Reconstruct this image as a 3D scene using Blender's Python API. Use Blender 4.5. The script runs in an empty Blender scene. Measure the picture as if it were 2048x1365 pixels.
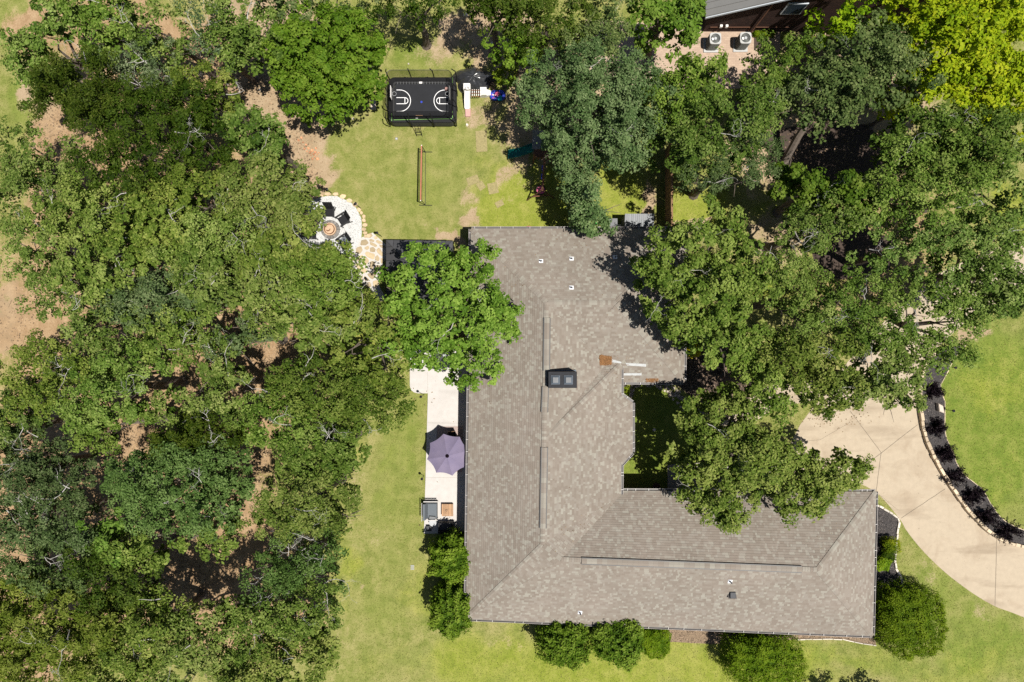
import bpy, math, random
import numpy as np
from mathutils import Vector

rng = np.random.default_rng(7)
random.seed(7)
scene = bpy.context.scene
COL = scene.collection
CAM_H = 44.0          # camera height above the ground
PPM = 30.0            # photograph pixels per metre on the ground

# ------------------------------------------------------------------ camera, sky, sun, exposure
cam_d = bpy.data.cameras.new('camera')
cam = bpy.data.objects.new('camera', cam_d)
COL.objects.link(cam)
cam.location = (0, 0, CAM_H)
cam.rotation_euler = (0, 0, 0)
cam_d.sensor_width = 36.0
cam_d.lens = 18.0 * CAM_H / (1024.0 / PPM)
cam_d.clip_end = 500.0
scene.camera = cam

SUN_DIR = Vector((0.285, -0.165, 1.0)).normalized()       # towards the sun
sun_el = math.asin(SUN_DIR.z)
sun_az = math.atan2(SUN_DIR.x, SUN_DIR.y)
world = bpy.data.worlds.new('World')
scene.world = world
world.use_nodes = True
wn = world.node_tree
wn.nodes.clear()
sky = wn.nodes.new('ShaderNodeTexSky')
sky.sky_type = 'NISHITA'
sky.sun_disc = False
sky.sun_elevation = sun_el
sky.sun_rotation = sun_az
bg = wn.nodes.new('ShaderNodeBackground')
bg.inputs[1].default_value = 0.05
wo = wn.nodes.new('ShaderNodeOutputWorld')
wn.links.new(sky.outputs[0], bg.inputs[0])
wn.links.new(bg.outputs[0], wo.inputs[0])
sun_d = bpy.data.lights.new('sun', 'SUN')
sun_d.energy = 5.0
sun_d.angle = math.radians(0.5)
sun_d.color = (1.0, 0.955, 0.88)
sun = bpy.data.objects.new('sun', sun_d)
COL.objects.link(sun)
sun.location = (20, -12, 60)
sun.rotation_euler = SUN_DIR.to_track_quat('Z', 'Y').to_euler()

scene.view_settings.view_transform = 'Standard'
scene.view_settings.look = 'None'
scene.view_settings.exposure = 0.45
scene.view_settings.gamma = 1.0
scene.cycles.max_bounces = 6
scene.cycles.diffuse_bounces = 3
scene.cycles.glossy_bounces = 2
scene.cycles.transmission_bounces = 3
scene.cycles.transparent_max_bounces = 8
scene.cycles.caustics_reflective = False
scene.cycles.caustics_refractive = False
scene.cycles.use_denoising = False
scene.render.filter_size = 1.2


# ------------------------------------------------------------------ helpers
def P(px, py, z=0.0):
    """photograph pixel -> world point at height z (camera looks straight down)"""
    k = (1.0 - z / CAM_H) / PPM
    return Vector(((px - 1024.0) * k, -(py - 682.5) * k, z))


def PA(pts, z=0.0):
    return [P(a, b, z) for a, b in pts]


def root_loc(o):
    while o.parent is not None:
        o = o.parent
    return Vector(o.location)


def tag(o, label=None, cat=None, group=None, kind=None):
    if label: o['label'] = label
    if cat: o['category'] = cat
    if group: o['group'] = group
    if kind: o['kind'] = kind
    return o


def thing(name, loc, label, cat, group=None, rz=0.0):
    o = bpy.data.objects.new(name, None)
    o.empty_display_size = 0.2
    o.location = loc
    o.rotation_euler = (0, 0, rz)
    COL.objects.link(o)
    return tag(o, label, cat, group)


class MB:
    """collects polygons; build() links them as one mesh object"""
    def __init__(self):
        self.v = []; self.f = []; self.t = []

    def add(self, verts, faces, tint=0.5):
        n = len(self.v)
        self.v += [tuple(p) for p in verts]
        self.f += [tuple(i + n for i in f) for f in faces]
        self.t += [tint] * len(faces)
        return self

    def quad(self, a, b, c, d, tint=0.5):
        return self.add([a, b, c, d], [(0, 1, 2, 3)], tint)

    def poly(self, pts, tint=0.5):
        return self.add(pts, [tuple(range(len(pts)))], tint)

    def hexa(self, lo, hi, tint=0.5):
        n = len(lo)
        fs = [tuple(range(n))[::-1], tuple(range(n, 2 * n))]
        fs += [(i, (i + 1) % n, n + (i + 1) % n, n + i) for i in range(n)]
        return self.add(list(lo) + list(hi), fs, tint)

    def box(self, c, s, rz=0.0, rx=0.0, ry=0.0, tint=0.5):
        from mathutils import Euler
        m = Euler((rx, ry, rz)).to_matrix()
        c = Vector(c)
        hx, hy, hz = s[0] / 2, s[1] / 2, s[2] / 2
        lo = [c + m @ Vector(p) for p in ((-hx, -hy, -hz), (hx, -hy, -hz), (hx, hy, -hz), (-hx, hy, -hz))]
        hi = [c + m @ Vector(p) for p in ((-hx, -hy, hz), (hx, -hy, hz), (hx, hy, hz), (-hx, hy, hz))]
        return self.hexa(lo, hi, tint)

    def prism(self, pts, z0, z1, tint=0.5):
        area = sum(pts[i][0] * pts[(i + 1) % len(pts)][1] - pts[(i + 1) % len(pts)][0] * pts[i][1] for i in range(len(pts)))
        if area < 0: pts = pts[::-1]
        return self.hexa([(p[0], p[1], z0) for p in pts], [(p[0], p[1], z1) for p in pts], tint)

    def bevel_prism(self, pts, z0, z1, b, tint=0.5):
        pts = [Vector((p[0], p[1], 0)) for p in pts]
        area = sum(pts[i].x * pts[(i + 1) % len(pts)].y - pts[(i + 1) % len(pts)].x * pts[i].y for i in range(len(pts)))
        if area < 0: pts = pts[::-1]
        c = sum(pts, Vector()) / len(pts)
        n = len(pts)
        r1 = [(p.x, p.y, z0) for p in pts]
        r2 = [(p.x, p.y, z1 - b) for p in pts]
        r3 = []
        for p in pts:
            d = c - p
            q = p + d * min(0.45, b / max(d.length, 1e-6))
            r3.append((q.x, q.y, z1))
        fs = [tuple(range(n))[::-1]]
        for k in (0, n):
            fs += [(k + i, k + (i + 1) % n, k + n + (i + 1) % n, k + n + i) for i in range(n)]
        fs.append(tuple(range(2 * n, 3 * n)))
        return self.add(r1 + r2 + r3, fs, tint)

    def tube(self, pts, rad, n=6, tint=0.5, cap=True):
        pts = [Vector(p) for p in pts]
        if not hasattr(rad, '__len__'): rad = [rad] * len(pts)
        verts = []
        for i, p in enumerate(pts):
            d = (pts[min(i + 1, len(pts) - 1)] - pts[max(i - 1, 0)])
            d = d.normalized() if d.length > 1e-9 else Vector((0, 0, 1))
            a = d.cross(Vector((0, 0, 1)) if abs(d.z) < 0.9 else Vector((1, 0, 0))).normalized()
            b = d.cross(a)
            for k in range(n):
                t = 2 * math.pi * k / n
                verts.append(p + (a * math.cos(t) + b * math.sin(t)) * rad[i])
        fs = []
        for i in range(len(pts) - 1):
            for k in range(n):
                fs.append((i * n + k, i * n + (k + 1) % n, (i + 1) * n + (k + 1) % n, (i + 1) * n + k))
        if cap:
            fs.append(tuple(range(n)))
            fs.append(tuple(range((len(pts) - 1) * n, len(pts) * n))[::-1])
        return self.add(verts, fs, tint)

    def lathe(self, c, prof, n=24, tint=0.5, close=True):
        verts = []
        for r, z in prof:
            for k in range(n):
                t = 2 * math.pi * k / n
                verts.append((c[0] + r * math.cos(t), c[1] + r * math.sin(t), c[2] + z))
        fs = []
        for i in range(len(prof) - 1):
            for k in range(n):
                fs.append((i * n + k, i * n + (k + 1) % n, (i + 1) * n + (k + 1) % n, (i + 1) * n + k))
        if close:
            fs.append(tuple(range((len(prof) - 1) * n, len(prof) * n)))
        return self.add(verts, fs, tint)

    def build(self, name, mat, parent=None, world=True, smooth=False):
        me = bpy.data.meshes.new(name)
        off = root_loc(parent) if (parent is not None and world) else Vector((0, 0, 0))
        vv = [(p[0] - off.x, p[1] - off.y, p[2] - off.z) for p in self.v]
        me.from_pydata(vv, [], self.f)
        at = me.attributes.new('tint', 'FLOAT', 'FACE')
        at.data.foreach_set('value', np.array(self.t, dtype=np.float32))
        me.materials.append(M[mat] if isinstance(mat, str) else mat)
        if smooth:
            me.polygons.foreach_set('use_smooth', [True] * len(me.polygons))
        me.update()
        o = bpy.data.objects.new(name, me)
        COL.objects.link(o)
        if parent is not None: o.parent = parent
        return o


def part(name, mat, parent, fn, world=True, smooth=False):
    m = MB(); fn(m)
    return m.build(name, mat, parent, world, smooth)


# ------------------------------------------------------------------ materials
M = {}


def new_mat(name):
    m = bpy.data.materials.new(name)
    m.use_nodes = True
    nt = m.node_tree
    nt.nodes.clear()
    out = nt.nodes.new('ShaderNodeOutputMaterial')
    M[name] = m
    return m, nt, out


def node(nt, t, **kw):
    n = nt.nodes.new(t)
    for k, v in kw.items():
        setattr(n, k, v)
    return n


def ramp(nt, fac, stops):
    r = node(nt, 'ShaderNodeValToRGB')
    e = r.color_ramp.elements
    while len(e) < len(stops): e.new(0.5)
    for i, (p, c) in enumerate(stops):
        e[i].position = p
        e[i].color = (c[0], c[1], c[2], 1) if len(c) == 3 else c
    nt.links.new(fac, r.inputs[0])
    return r.outputs[0]


def noise(nt, scale, detail=3.0, rough=0.55, vec=None, dist=0.0):
    n = node(nt, 'ShaderNodeTexNoise')
    n.inputs['Scale'].default_value = scale
    n.inputs['Detail'].default_value = detail
    n.inputs['Roughness'].default_value = rough
    n.inputs['Distortion'].default_value = dist
    if vec is not None: nt.links.new(vec, n.inputs['Vector'])
    return n.outputs[0]


def math_n(nt, op, a, b=None, c=None, clamp=False):
    n = node(nt, 'ShaderNodeMath', operation=op, use_clamp=clamp)
    for i, x in enumerate((a, b, c)):
        if x is None: continue
        if isinstance(x, (int, float)): n.inputs[i].default_value = x
        else: nt.links.new(x, n.inputs[i])
    return n.outputs[0]


def mix_c(nt, fac, a, b, blend='MIX'):
    n = node(nt, 'ShaderNodeMix', data_type='RGBA', blend_type=blend)
    for sock, x in ((n.inputs[0], fac), (n.inputs[6], a), (n.inputs[7], b)):
        if isinstance(x, (int, float)): sock.default_value = x
        elif isinstance(x, tuple): sock.default_value = (x[0], x[1], x[2], 1)
        else: nt.links.new(x, sock)
    return n.outputs[2]


def wpos(nt):
    return node(nt, 'ShaderNodeNewGeometry').outputs['Position']


def principled(nt, out, col, rough=0.8, metal=0.0, spec=0.3, bump=None, bstr=0.3, bdist=0.02):
    p = node(nt, 'ShaderNodeBsdfPrincipled')
    if isinstance(col, tuple): p.inputs['Base Color'].default_value = (col[0], col[1], col[2], 1)
    else: nt.links.new(col, p.inputs['Base Color'])
    if isinstance(rough, (int, float)): p.inputs['Roughness'].default_value = rough
    else: nt.links.new(rough, p.inputs['Roughness'])
    p.inputs['Metallic'].default_value = metal
    p.inputs['Specular IOR Level'].default_value = spec
    if bump is not None:
        b = node(nt, 'ShaderNodeBump')
        b.inputs['Strength'].default_value = bstr
        b.inputs['Distance'].default_value = bdist
        nt.links.new(bump, b.inputs['Height'])
        nt.links.new(b.outputs[0], p.inputs['Normal'])
    nt.links.new(p.outputs[0], out.inputs[0])
    return p


def simple(name, c, rough=0.7, var=0.18, scale=6.0, metal=0.0, spec=0.3, bstr=0.15, tint=0.0):
    """plain surface with mottled colour, faint relief and an optional per-piece tint"""
    m, nt, out = new_mat(name)
    pos = wpos(nt)
    n1 = noise(nt, scale, 5.0, 0.6, pos)
    n2 = noise(nt, scale * 9, 3.0, 0.6, pos)
    f = math_n(nt, 'ADD', math_n(nt, 'MULTIPLY', n1, 0.6), math_n(nt, 'MULTIPLY', n2, 0.4))
    lo = tuple(x * (1 - var) for x in c); hi = tuple(min(1, x * (1 + var)) for x in c)
    col = ramp(nt, f, [(0.3, lo), (0.7, hi)])
    if tint > 0:
        a = node(nt, 'ShaderNodeAttribute', attribute_name='tint')
        k = math_n(nt, 'MULTIPLY_ADD', a.outputs['Fac'], 2 * tint, 1 - tint)
        cb = node(nt, 'ShaderNodeCombineColor')
        for i in range(3): nt.links.new(k, cb.inputs[i])
        col = mix_c(nt, 1.0, col, cb.outputs[0], 'MULTIPLY')
    principled(nt, out, col, rough, metal, spec, n2, bstr, 0.01)
    return m


simple('stone_tan', (0.50, 0.38, 0.24), 0.9, 0.22, 5.0, tint=0.22, bstr=0.4)
simple('flag_stone', (0.40, 0.315, 0.195), 0.85, 0.22, 5.0, tint=0.25, bstr=0.4)
simple('mortar_white', (0.47, 0.445, 0.41), 0.9, 0.12, 8.0, bstr=0.3)
simple('curb_stone', (0.50, 0.40, 0.28), 0.9, 0.2, 7.0, tint=0.25, bstr=0.4)
simple('gravel_white', (0.475, 0.475, 0.465), 0.85, 0.12, 20.0, tint=0.3)
simple('river_rock', (0.36, 0.31, 0.26), 0.85, 0.2, 9.0, tint=0.4)
simple('mulch_black', (0.048, 0.043, 0.042), 0.95, 0.5, 14.0, bstr=0.8, tint=0.0)
simple('mulch_dark', (0.060, 0.043, 0.034), 0.95, 0.45, 14.0, bstr=0.8)
simple('mulch_brown', (0.20, 0.145, 0.095), 0.95, 0.35, 14.0, bstr=0.8)
simple('black_metal', (0.012, 0.012, 0.013), 0.45, 0.2, 6.0, spec=0.4)
simple('black_fabric', (0.010, 0.010, 0.012), 0.8, 0.3, 8.0, bstr=0.4)
simple('black_mat', (0.013, 0.014, 0.017), 0.75, 0.25, 3.0)
simple('dark_grey', (0.045, 0.047, 0.052), 0.6, 0.25, 6.0)
simple('mid_grey', (0.16, 0.165, 0.17), 0.7, 0.2, 5.0)
simple('fire_stone', (0.17, 0.16, 0.15), 0.9, 0.3, 6.0, tint=0.2)
simple('cushion_grey', (0.115, 0.13, 0.145), 0.9, 0.12, 12.0, bstr=0.2)
simple('light_grey', (0.38, 0.39, 0.40), 0.6, 0.12, 6.0)
simple('white_plastic', (0.72, 0.70, 0.67), 0.45, 0.06, 4.0)
simple('white_metal', (0.70, 0.71, 0.73), 0.4, 0.10, 5.0)
simple('pink_plastic', (0.46, 0.27, 0.24), 0.5, 0.1, 4.0)
simple('tan_wood', (0.37, 0.22, 0.12), 0.65, 0.22, 9.0, tint=0.2)
simple('red_wood', (0.16, 0.075, 0.045), 0.75, 0.25, 9.0, tint=0.25)
simple('fence_wood', (0.21, 0.125, 0.065), 0.85, 0.3, 7.0, tint=0.3)
simple('rust', (0.16, 0.068, 0.030), 0.8, 0.35, 9.0)
simple('sand', (0.47, 0.33, 0.22), 0.95, 0.2, 14.0)
simple('pine_needles', (0.19, 0.095, 0.038), 0.95, 0.4, 30.0, tint=0.35)
simple('green_plastic', (0.004, 0.11, 0.10), 0.35, 0.15, 3.0)
simple('lime_trim', (0.19, 0.42, 0.10), 0.6, 0.1, 4.0)
simple('orange_tape', (0.36, 0.13, 0.078), 0.7, 0.12, 4.0)
simple('red_plastic', (0.50, 0.045, 0.05), 0.5, 0.1, 4.0)
simple('pink_toy', (0.55, 0.10, 0.20), 0.45, 0.3, 4.0)
simple('blue_toy', (0.030, 0.055, 0.40), 0.4, 0.3, 6.0)
simple('teal_toy', (0.01, 0.28, 0.36), 0.4, 0.2, 6.0)
simple('net_green_ball', (0.05, 0.5, 0.08), 0.5, 0.1, 6.0)
simple('ac_paint', (0.40, 0.40, 0.39), 0.5, 0.08, 5.0)
simple('ac_grille', (0.13, 0.135, 0.135), 0.5, 0.15, 8.0)
simple('ac_side', (0.13, 0.135, 0.125), 0.6, 0.12, 9.0)
simple('house_wall', (0.34, 0.26, 0.20), 0.9, 0.15, 6.0)
simple('trim_paint', (0.20, 0.16, 0.13), 0.6, 0.12, 5.0)
simple('gutter_dark', (0.085, 0.078, 0.075), 0.5, 0.25, 5.0)
simple('gutter_lip', (0.26, 0.235, 0.22), 0.5, 0.12, 5.0)
simple('hanger', (0.46, 0.44, 0.42), 0.4, 0.1, 5.0)
simple('chimney_metal', (0.014, 0.015, 0.019), 0.55, 0.5, 3.0, spec=0.12)
simple('flue_metal', (0.095, 0.115, 0.14), 0.5, 0.15, 5.0, spec=0.2)
simple('flashing', (0.40, 0.41, 0.405), 0.5, 0.2, 6.0)
simple('vent_pipe', (0.03, 0.035, 0.05), 0.5, 0.1, 5.0)
simple('gazebo_roof', (0.060, 0.060, 0.064), 0.5, 0.12, 3.0, spec=0.4, tint=0.12)
simple('metal_roof', (0.175, 0.172, 0.165), 0.45, 0.08, 2.0, spec=0.4, tint=0.08)
simple('shed_metal', (0.17, 0.18, 0.19), 0.5, 0.12, 3.0, tint=0.15)
simple('trim_white', (0.52, 0.56, 0.60), 0.5, 0.08, 4.0)
simple('window_glass', (0.03, 0.045, 0.06), 0.12, 0.2, 2.0, spec=0.8)
simple('bark', (0.13, 0.105, 0.085), 0.95, 0.4, 8.0, bstr=0.8)
simple('bark_pale', (0.40, 0.38, 0.35), 0.9, 0.25, 8.0, bstr=0.5)
simple('rubble', (0.50, 0.24, 0.13), 0.9, 0.25, 9.0, tint=0.35)
simple('pale_rock', (0.52, 0.47, 0.40), 0.9, 0.2, 9.0, tint=0.2)
simple('sod', (0.265, 0.225, 0.105), 0.95, 0.35, 9.0, bstr=0.8)
simple('joint', (0.165, 0.135, 0.10), 0.95, 0.3, 9.0)
simple('rug', (0.33, 0.26, 0.235), 0.95, 0.25, 40.0)
simple('paver_pale', (0.52, 0.44, 0.36), 0.9, 0.15, 9.0)
simple('pot_white', (0.62, 0.62, 0.62), 0.5, 0.08, 5.0)
simple('line_white', (0.78, 0.78, 0.78), 0.7, 0.04, 5.0)


def concrete(name, c, stain, amount):
    m, nt, out = new_mat(name)
    pos = wpos(nt)
    n1 = noise(nt, 0.55, 6.0, 0.62, pos, 0.6)
    n2 = noise(nt, 3.0, 5.0, 0.6, pos)
    n3 = noise(nt, 60.0, 2.0, 0.5, pos)
    base = ramp(nt, n2, [(0.3, tuple(x * 0.93 for x in c)), (0.7, tuple(x * 1.05 for x in c))])
    f = math_n(nt, 'MULTIPLY', ramp(nt, n1, [(0.50, (0, 0, 0)), (0.72, (1, 1, 1))]), amount)
    col = mix_c(nt, f, base, stain)
    mp_ = node(nt, 'ShaderNodeMapping'); mp_.inputs['Rotation'].default_value = (0, 0, math.radians(42)); mp_.inputs['Scale'].default_value = (0.22, 1.0, 1.0)
    nt.links.new(pos, mp_.inputs[0])
    st = noise(nt, 0.8, 5.0, 0.6, mp_.outputs[0], 0.4)
    col = mix_c(nt, math_n(nt, 'MULTIPLY', ramp(nt, st, [(0.54, (0, 0, 0)), (0.70, (1, 1, 1))]), amount * .8), col, tuple(x * .8 for x in stain))
    sp2 = noise(nt, 5.0, 3.0, 0.6, pos)
    col = mix_c(nt, math_n(nt, 'MULTIPLY', ramp(nt, sp2, [(0.66, (0, 0, 0)), (0.74, (1, 1, 1))]), amount * .7), col, tuple(x * .6 for x in stain))
    col = mix_c(nt, math_n(nt, 'MULTIPLY', n3, 0.16), col, (0.2, 0.18, 0.15))
    principled(nt, out, col, 0.88, 0, 0.25, n3, 0.2, 0.01)


concrete('concrete_drive', (0.410, 0.338, 0.245), (0.285, 0.215, 0.145), 0.7)
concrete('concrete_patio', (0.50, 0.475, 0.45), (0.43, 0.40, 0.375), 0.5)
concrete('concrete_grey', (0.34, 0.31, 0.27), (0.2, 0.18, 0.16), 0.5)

# shingles: one tint per tab
m, nt, out = new_mat('shingle')
pos = wpos(nt)
a = node(nt, 'ShaderNodeAttribute', attribute_name='tint')
gr = noise(nt, 70.0, 2.0, 0.7, pos)
big = noise(nt, 0.35, 4.0, 0.6, pos)
c = ramp(nt, a.outputs['Fac'], [(0.0, (0.184, 0.154, 0.126)), (0.45, (0.217, 0.188, 0.156)), (0.68, (0.233, 0.209, 0.178)), (0.74, (0.250, 0.230, 0.193)), (1.0, (0.284, 0.268, 0.226))])
c = mix_c(nt, math_n(nt, 'MULTIPLY', gr, 0.26), c, (0.13, 0.115, 0.10))
c = mix_c(nt, ramp(nt, big, [(0.42, (0, 0, 0)), (0.7, (0.22, 0.22, 0.22))]), c, (0.30, 0.25, 0.215))
principled(nt, out, c, 0.95, 0, 0.15, gr, 0.35, 0.008)

# dark brick wall of the neighbouring house
m, nt, out = new_mat('brick_wall')
tc = node(nt, 'ShaderNodeTexCoord').outputs['Object']
mp = node(nt, 'ShaderNodeMapping')
mp.inputs['Rotation'].default_value = (math.radians(90), 0, 0)
nt.links.new(tc, mp.inputs[0])
br = node(nt, 'ShaderNodeTexBrick')
br.inputs['Scale'].default_value = 1.0
br.inputs['Brick Width'].default_value = 0.24
br.inputs['Row Height'].default_value = 0.085
br.inputs['Mortar Size'].default_value = 0.010
br.inputs['Color1'].default_value = (0.085, 0.045, 0.036, 1)
br.inputs['Color2'].default_value = (0.045, 0.026, 0.022, 1)
br.inputs['Mortar'].default_value = (0.012, 0.010, 0.009, 1)
nt.links.new(mp.outputs[0], br.inputs['Vector'])
principled(nt, out, br.outputs['Color'], 0.9, 0, 0.2, br.outputs['Fac'], -0.6, 0.02)

# brick paving
m, nt, out = new_mat('brick_paving')
pos = wpos(nt)
br = node(nt, 'ShaderNodeTexBrick')
br.inputs['Scale'].default_value = 1.0
br.inputs['Brick Width'].default_value = 0.24
br.inputs['Row Height'].default_value = 0.12
br.inputs['Mortar Size'].default_value = 0.008
br.inputs['Color1'].default_value = (0.43, 0.325, 0.245, 1)
br.inputs['Color2'].default_value = (0.36, 0.265, 0.20, 1)
br.inputs['Mortar'].default_value = (0.30, 0.22, 0.16, 1)
nt.links.new(pos, br.inputs['Vector'])
principled(nt, out, br.outputs['Color'], 0.9, 0, 0.2, br.outputs['Fac'], -0.5, 0.01)

# umbrella canvas: thin cloth lets a little light through
m, nt, out = new_mat('canvas_purple')
pos = wpos(nt)
col = ramp(nt, noise(nt, 1.2, 4.0, 0.6, pos), [(0.3, (0.185, 0.160, 0.245)), (0.7, (0.235, 0.20, 0.285))])
d = node(nt, 'ShaderNodeBsdfDiffuse'); t = node(nt, 'ShaderNodeBsdfTranslucent')
nt.links.new(col, d.inputs[0]); nt.links.new(col, t.inputs[0])
mx = node(nt, 'ShaderNodeMixShader'); mx.inputs[0].default_value = 0.2
nt.links.new(d.outputs[0], mx.inputs[1]); nt.links.new(t.outputs[0], mx.inputs[2])
nt.links.new(mx.outputs[0], out.inputs[0])

# woven safety net
m, nt, out = new_mat('net_mesh')
d = node(nt, 'ShaderNodeBsdfDiffuse'); d.inputs[0].default_value = (0.012, 0.012, 0.013, 1)
t = node(nt, 'ShaderNodeBsdfTransparent')
mx = node(nt, 'ShaderNodeMixShader'); mx.inputs[0].default_value = 0.55
nt.links.new(d.outputs[0], mx.inputs[1]); nt.links.new(t.outputs[0], mx.inputs[2])
nt.links.new(mx.outputs[0], out.inputs[0])


# foliage
def leaf_mat(name, dark, mid, light, trans=0.2, rough=0.55):
    m, nt, out = new_mat(name)
    a = node(nt, 'ShaderNodeAttribute', attribute_name='tint')
    col = ramp(nt, a.outputs['Fac'], [(0.0, dark), (0.5, mid), (1.0, light)])
    oi = node(nt, 'ShaderNodeObjectInfo')
    col = mix_c(nt, 1.0, col, oi.outputs['Color'], 'MULTIPLY')
    p = node(nt, 'ShaderNodeBsdfPrincipled')
    nt.links.new(col, p.inputs['Base Color'])
    p.inputs['Roughness'].default_value = rough
    p.inputs['Specular IOR Level'].default_value = 0.06
    t = node(nt, 'ShaderNodeBsdfTranslucent')
    tcol = mix_c(nt, 1.0, col, (1.25, 1.35, 0.55), 'MULTIPLY')
    nt.links.new(tcol, t.inputs[0])
    mx = node(nt, 'ShaderNodeMixShader'); mx.inputs[0].default_value = trans
    nt.links.new(p.outputs[0], mx.inputs[1]); nt.links.new(t.outputs[0], mx.inputs[2])
    nt.links.new(mx.outputs[0], out.inputs[0])


leaf_mat('leaf_oak', (0.038, 0.068, 0.008), (0.097, 0.142, 0.020), (0.225, 0.255, 0.062))
leaf_mat('leaf_bright', (0.042, 0.084, 0.006), (0.098, 0.162, 0.012), (0.185, 0.240, 0.032))
leaf_mat('leaf_blue', (0.036, 0.064, 0.016), (0.088, 0.129, 0.038), (0.190, 0.225, 0.085))
leaf_mat('leaf_grey', (0.044, 0.066, 0.020), (0.090, 0.120, 0.040), (0.190, 0.210, 0.095))
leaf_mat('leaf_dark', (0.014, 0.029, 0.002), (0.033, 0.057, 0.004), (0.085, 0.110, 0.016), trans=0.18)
leaf_mat('leaf_gold', (0.115, 0.195, 0.004), (0.230, 0.315, 0.007), (0.370, 0.410, 0.014), trans=0.3)
leaf_mat('leaf_fine', (0.052, 0.076, 0.006), (0.105, 0.134, 0.013), (0.21, 0.22, 0.04))
leaf_mat('leaf_holly', (0.035, 0.070, 0.005), (0.076, 0.128, 0.009), (0.16, 0.215, 0.028))
leaf_mat('leaf_hedge', (0.045, 0.088, 0.003), (0.090, 0.145, 0.005), (0.150, 0.205, 0.011))
leaf_mat('leaf_purple', (0.006, 0.004, 0.006), (0.010, 0.006, 0.009), (0.025, 0.017, 0.020), trans=0.05)
leaf_mat('leaf_yellow', (0.25, 0.22, 0.005), (0.38, 0.34, 0.008), (0.5, 0.45, 0.02))
leaf_mat('grass_blade', (0.135, 0.150, 0.032), (0.215, 0.215, 0.062), (0.31, 0.285, 0.11), trans=0.3, rough=0.8)

# ------------------------------------------------------------------ the ground: one sheet, colour zones per vertex
m, nt, out = new_mat('ground')
pos = wpos(nt)
za = node(nt, 'ShaderNodeAttribute', attribute_name='zone')
sp = node(nt, 'ShaderNodeSeparateColor'); nt.links.new(za.outputs['Color'], sp.inputs[0])
nA = noise(nt, 0.30, 5.0, 0.6, pos, 0.5)
nB = noise(nt, 1.3, 6.0, 0.65, pos, 0.3)
nC = noise(nt, 9.0, 4.0, 0.7, pos)
nD = noise(nt, 45.0, 3.0, 0.75, pos)
nS = node(nt, 'ShaderNodeMapping'); nS.inputs['Scale'].default_value = (1.0, 0.22, 1.0); nt.links.new(pos, nS.inputs[0])
nE = noise(nt, 1.6, 3.0, 0.5, nS.outputs[0])
gmix = math_n(nt, 'ADD', math_n(nt, 'ADD', math_n(nt, 'MULTIPLY', nB, 0.42), math_n(nt, 'MULTIPLY', nC, 0.36)), math_n(nt, 'ADD', math_n(nt, 'MULTIPLY', nE, 0.16), math_n(nt, 'MULTIPLY', nA, 0.10)))
gA = ramp(nt, gmix, [(0.39, (0.118, 0.146, 0.030)), (0.5, (0.185, 0.203, 0.052)), (0.61, (0.262, 0.252, 0.088))])
gT = ramp(nt, gmix, [(0.39, (0.172, 0.166, 0.056)), (0.5, (0.245, 0.226, 0.088)), (0.61, (0.320, 0.280, 0.125))])
grass = mix_c(nt, ramp(nt, math_n(nt, 'ADD', math_n(nt, 'MULTIPLY', nA, 0.55), math_n(nt, 'MULTIPLY', nB, 0.45)), [(0.44, (0, 0, 0)), (0.62, (0.6, 0.6, 0.6))]), gA, gT)
lush = ramp(nt, gmix, [(0.39, (0.088, 0.138, 0.020)), (0.5, (0.135, 0.182, 0.028)), (0.61, (0.200, 0.225, 0.050))])
yel = ramp(nt, gmix, [(0.39, (0.140, 0.180, 0.020)), (0.5, (0.200, 0.230, 0.035)), (0.61, (0.272, 0.275, 0.065))])
dirt = ramp(nt, gmix, [(0.32, (0.225, 0.165, 0.098)), (0.5, (0.320, 0.238, 0.148)), (0.68, (0.42, 0.325, 0.220))])
litter = ramp(nt, gmix, [(0.32, (0.165, 0.100, 0.052)), (0.5, (0.295, 0.195, 0.108)), (0.68, (0.43, 0.312, 0.190))])
jit = math_n(nt, 'MULTIPLY_ADD', math_n(nt, 'ADD', nB, nC), 0.55, -0.55)


def zf(sock, lo=0.35, hi=0.65):
    s = math_n(nt, 'ADD', sock, jit)
    mr = node(nt, 'ShaderNodeMapRange', interpolation_type='SMOOTHSTEP')
    nt.links.new(s, mr.inputs[0]); mr.inputs[1].default_value = lo; mr.inputs[2].default_value = hi
    return mr.outputs[0]


wv = math_n(nt, 'MULTIPLY_ADD', nA, 1.3, -0.65)
lf = math_n(nt, 'ADD', sp.outputs[1], math_n(nt, 'MULTIPLY', wv, 0.8))
yf = math_n(nt, 'SUBTRACT', sp.outputs[2], math_n(nt, 'MULTIPLY', wv, 0.8))
col = mix_c(nt, zf(lf, 0.2, 0.8), grass, lush)
col = mix_c(nt, zf(yf, 0.2, 0.8), col, yel)
col = mix_c(nt, zf(sp.outputs[0]), col, dirt)
col = mix_c(nt, zf(za.outputs['Alpha']), col, litter)
sh = ramp(nt, nD, [(0.30, (0.72, 0.72, 0.70)), (0.55, (1, 1, 1)), (0.75, (1.2, 1.18, 1.14))])
col = mix_c(nt, 1.0, col, sh, 'MULTIPLY')
pb = math_n(nt, 'ADD', nC, math_n(nt, 'MULTIPLY', nD, 0.6))
principled(nt, out, col, 0.95, 0, 0.1, pb, 0.3, 0.02)

GX = np.concatenate([[-160, -90, -60], np.arange(-45, 45.01, 0.25), [60, 90, 160]])
GY = np.concatenate([[-160, -90, -50], np.arange(-31, 31.01, 0.25), [50, 90, 160]])
gx, gy = np.meshgrid(GX, GY)
gpx = gx * PPM + 1024.0
gpy = -gy * PPM + 682.5


def _wave(x, y, wl, k=9):
    r = 0
    for i in range(k):
        t = rng.uniform(0, 6.283); f = 2 * np.pi / (wl * rng.uniform(.5, 1.6))
        r = r + np.sin(f * (x * math.cos(t) + y * math.sin(t)) + rng.uniform(0, 6.28))
    return r / math.sqrt(k)


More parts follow.
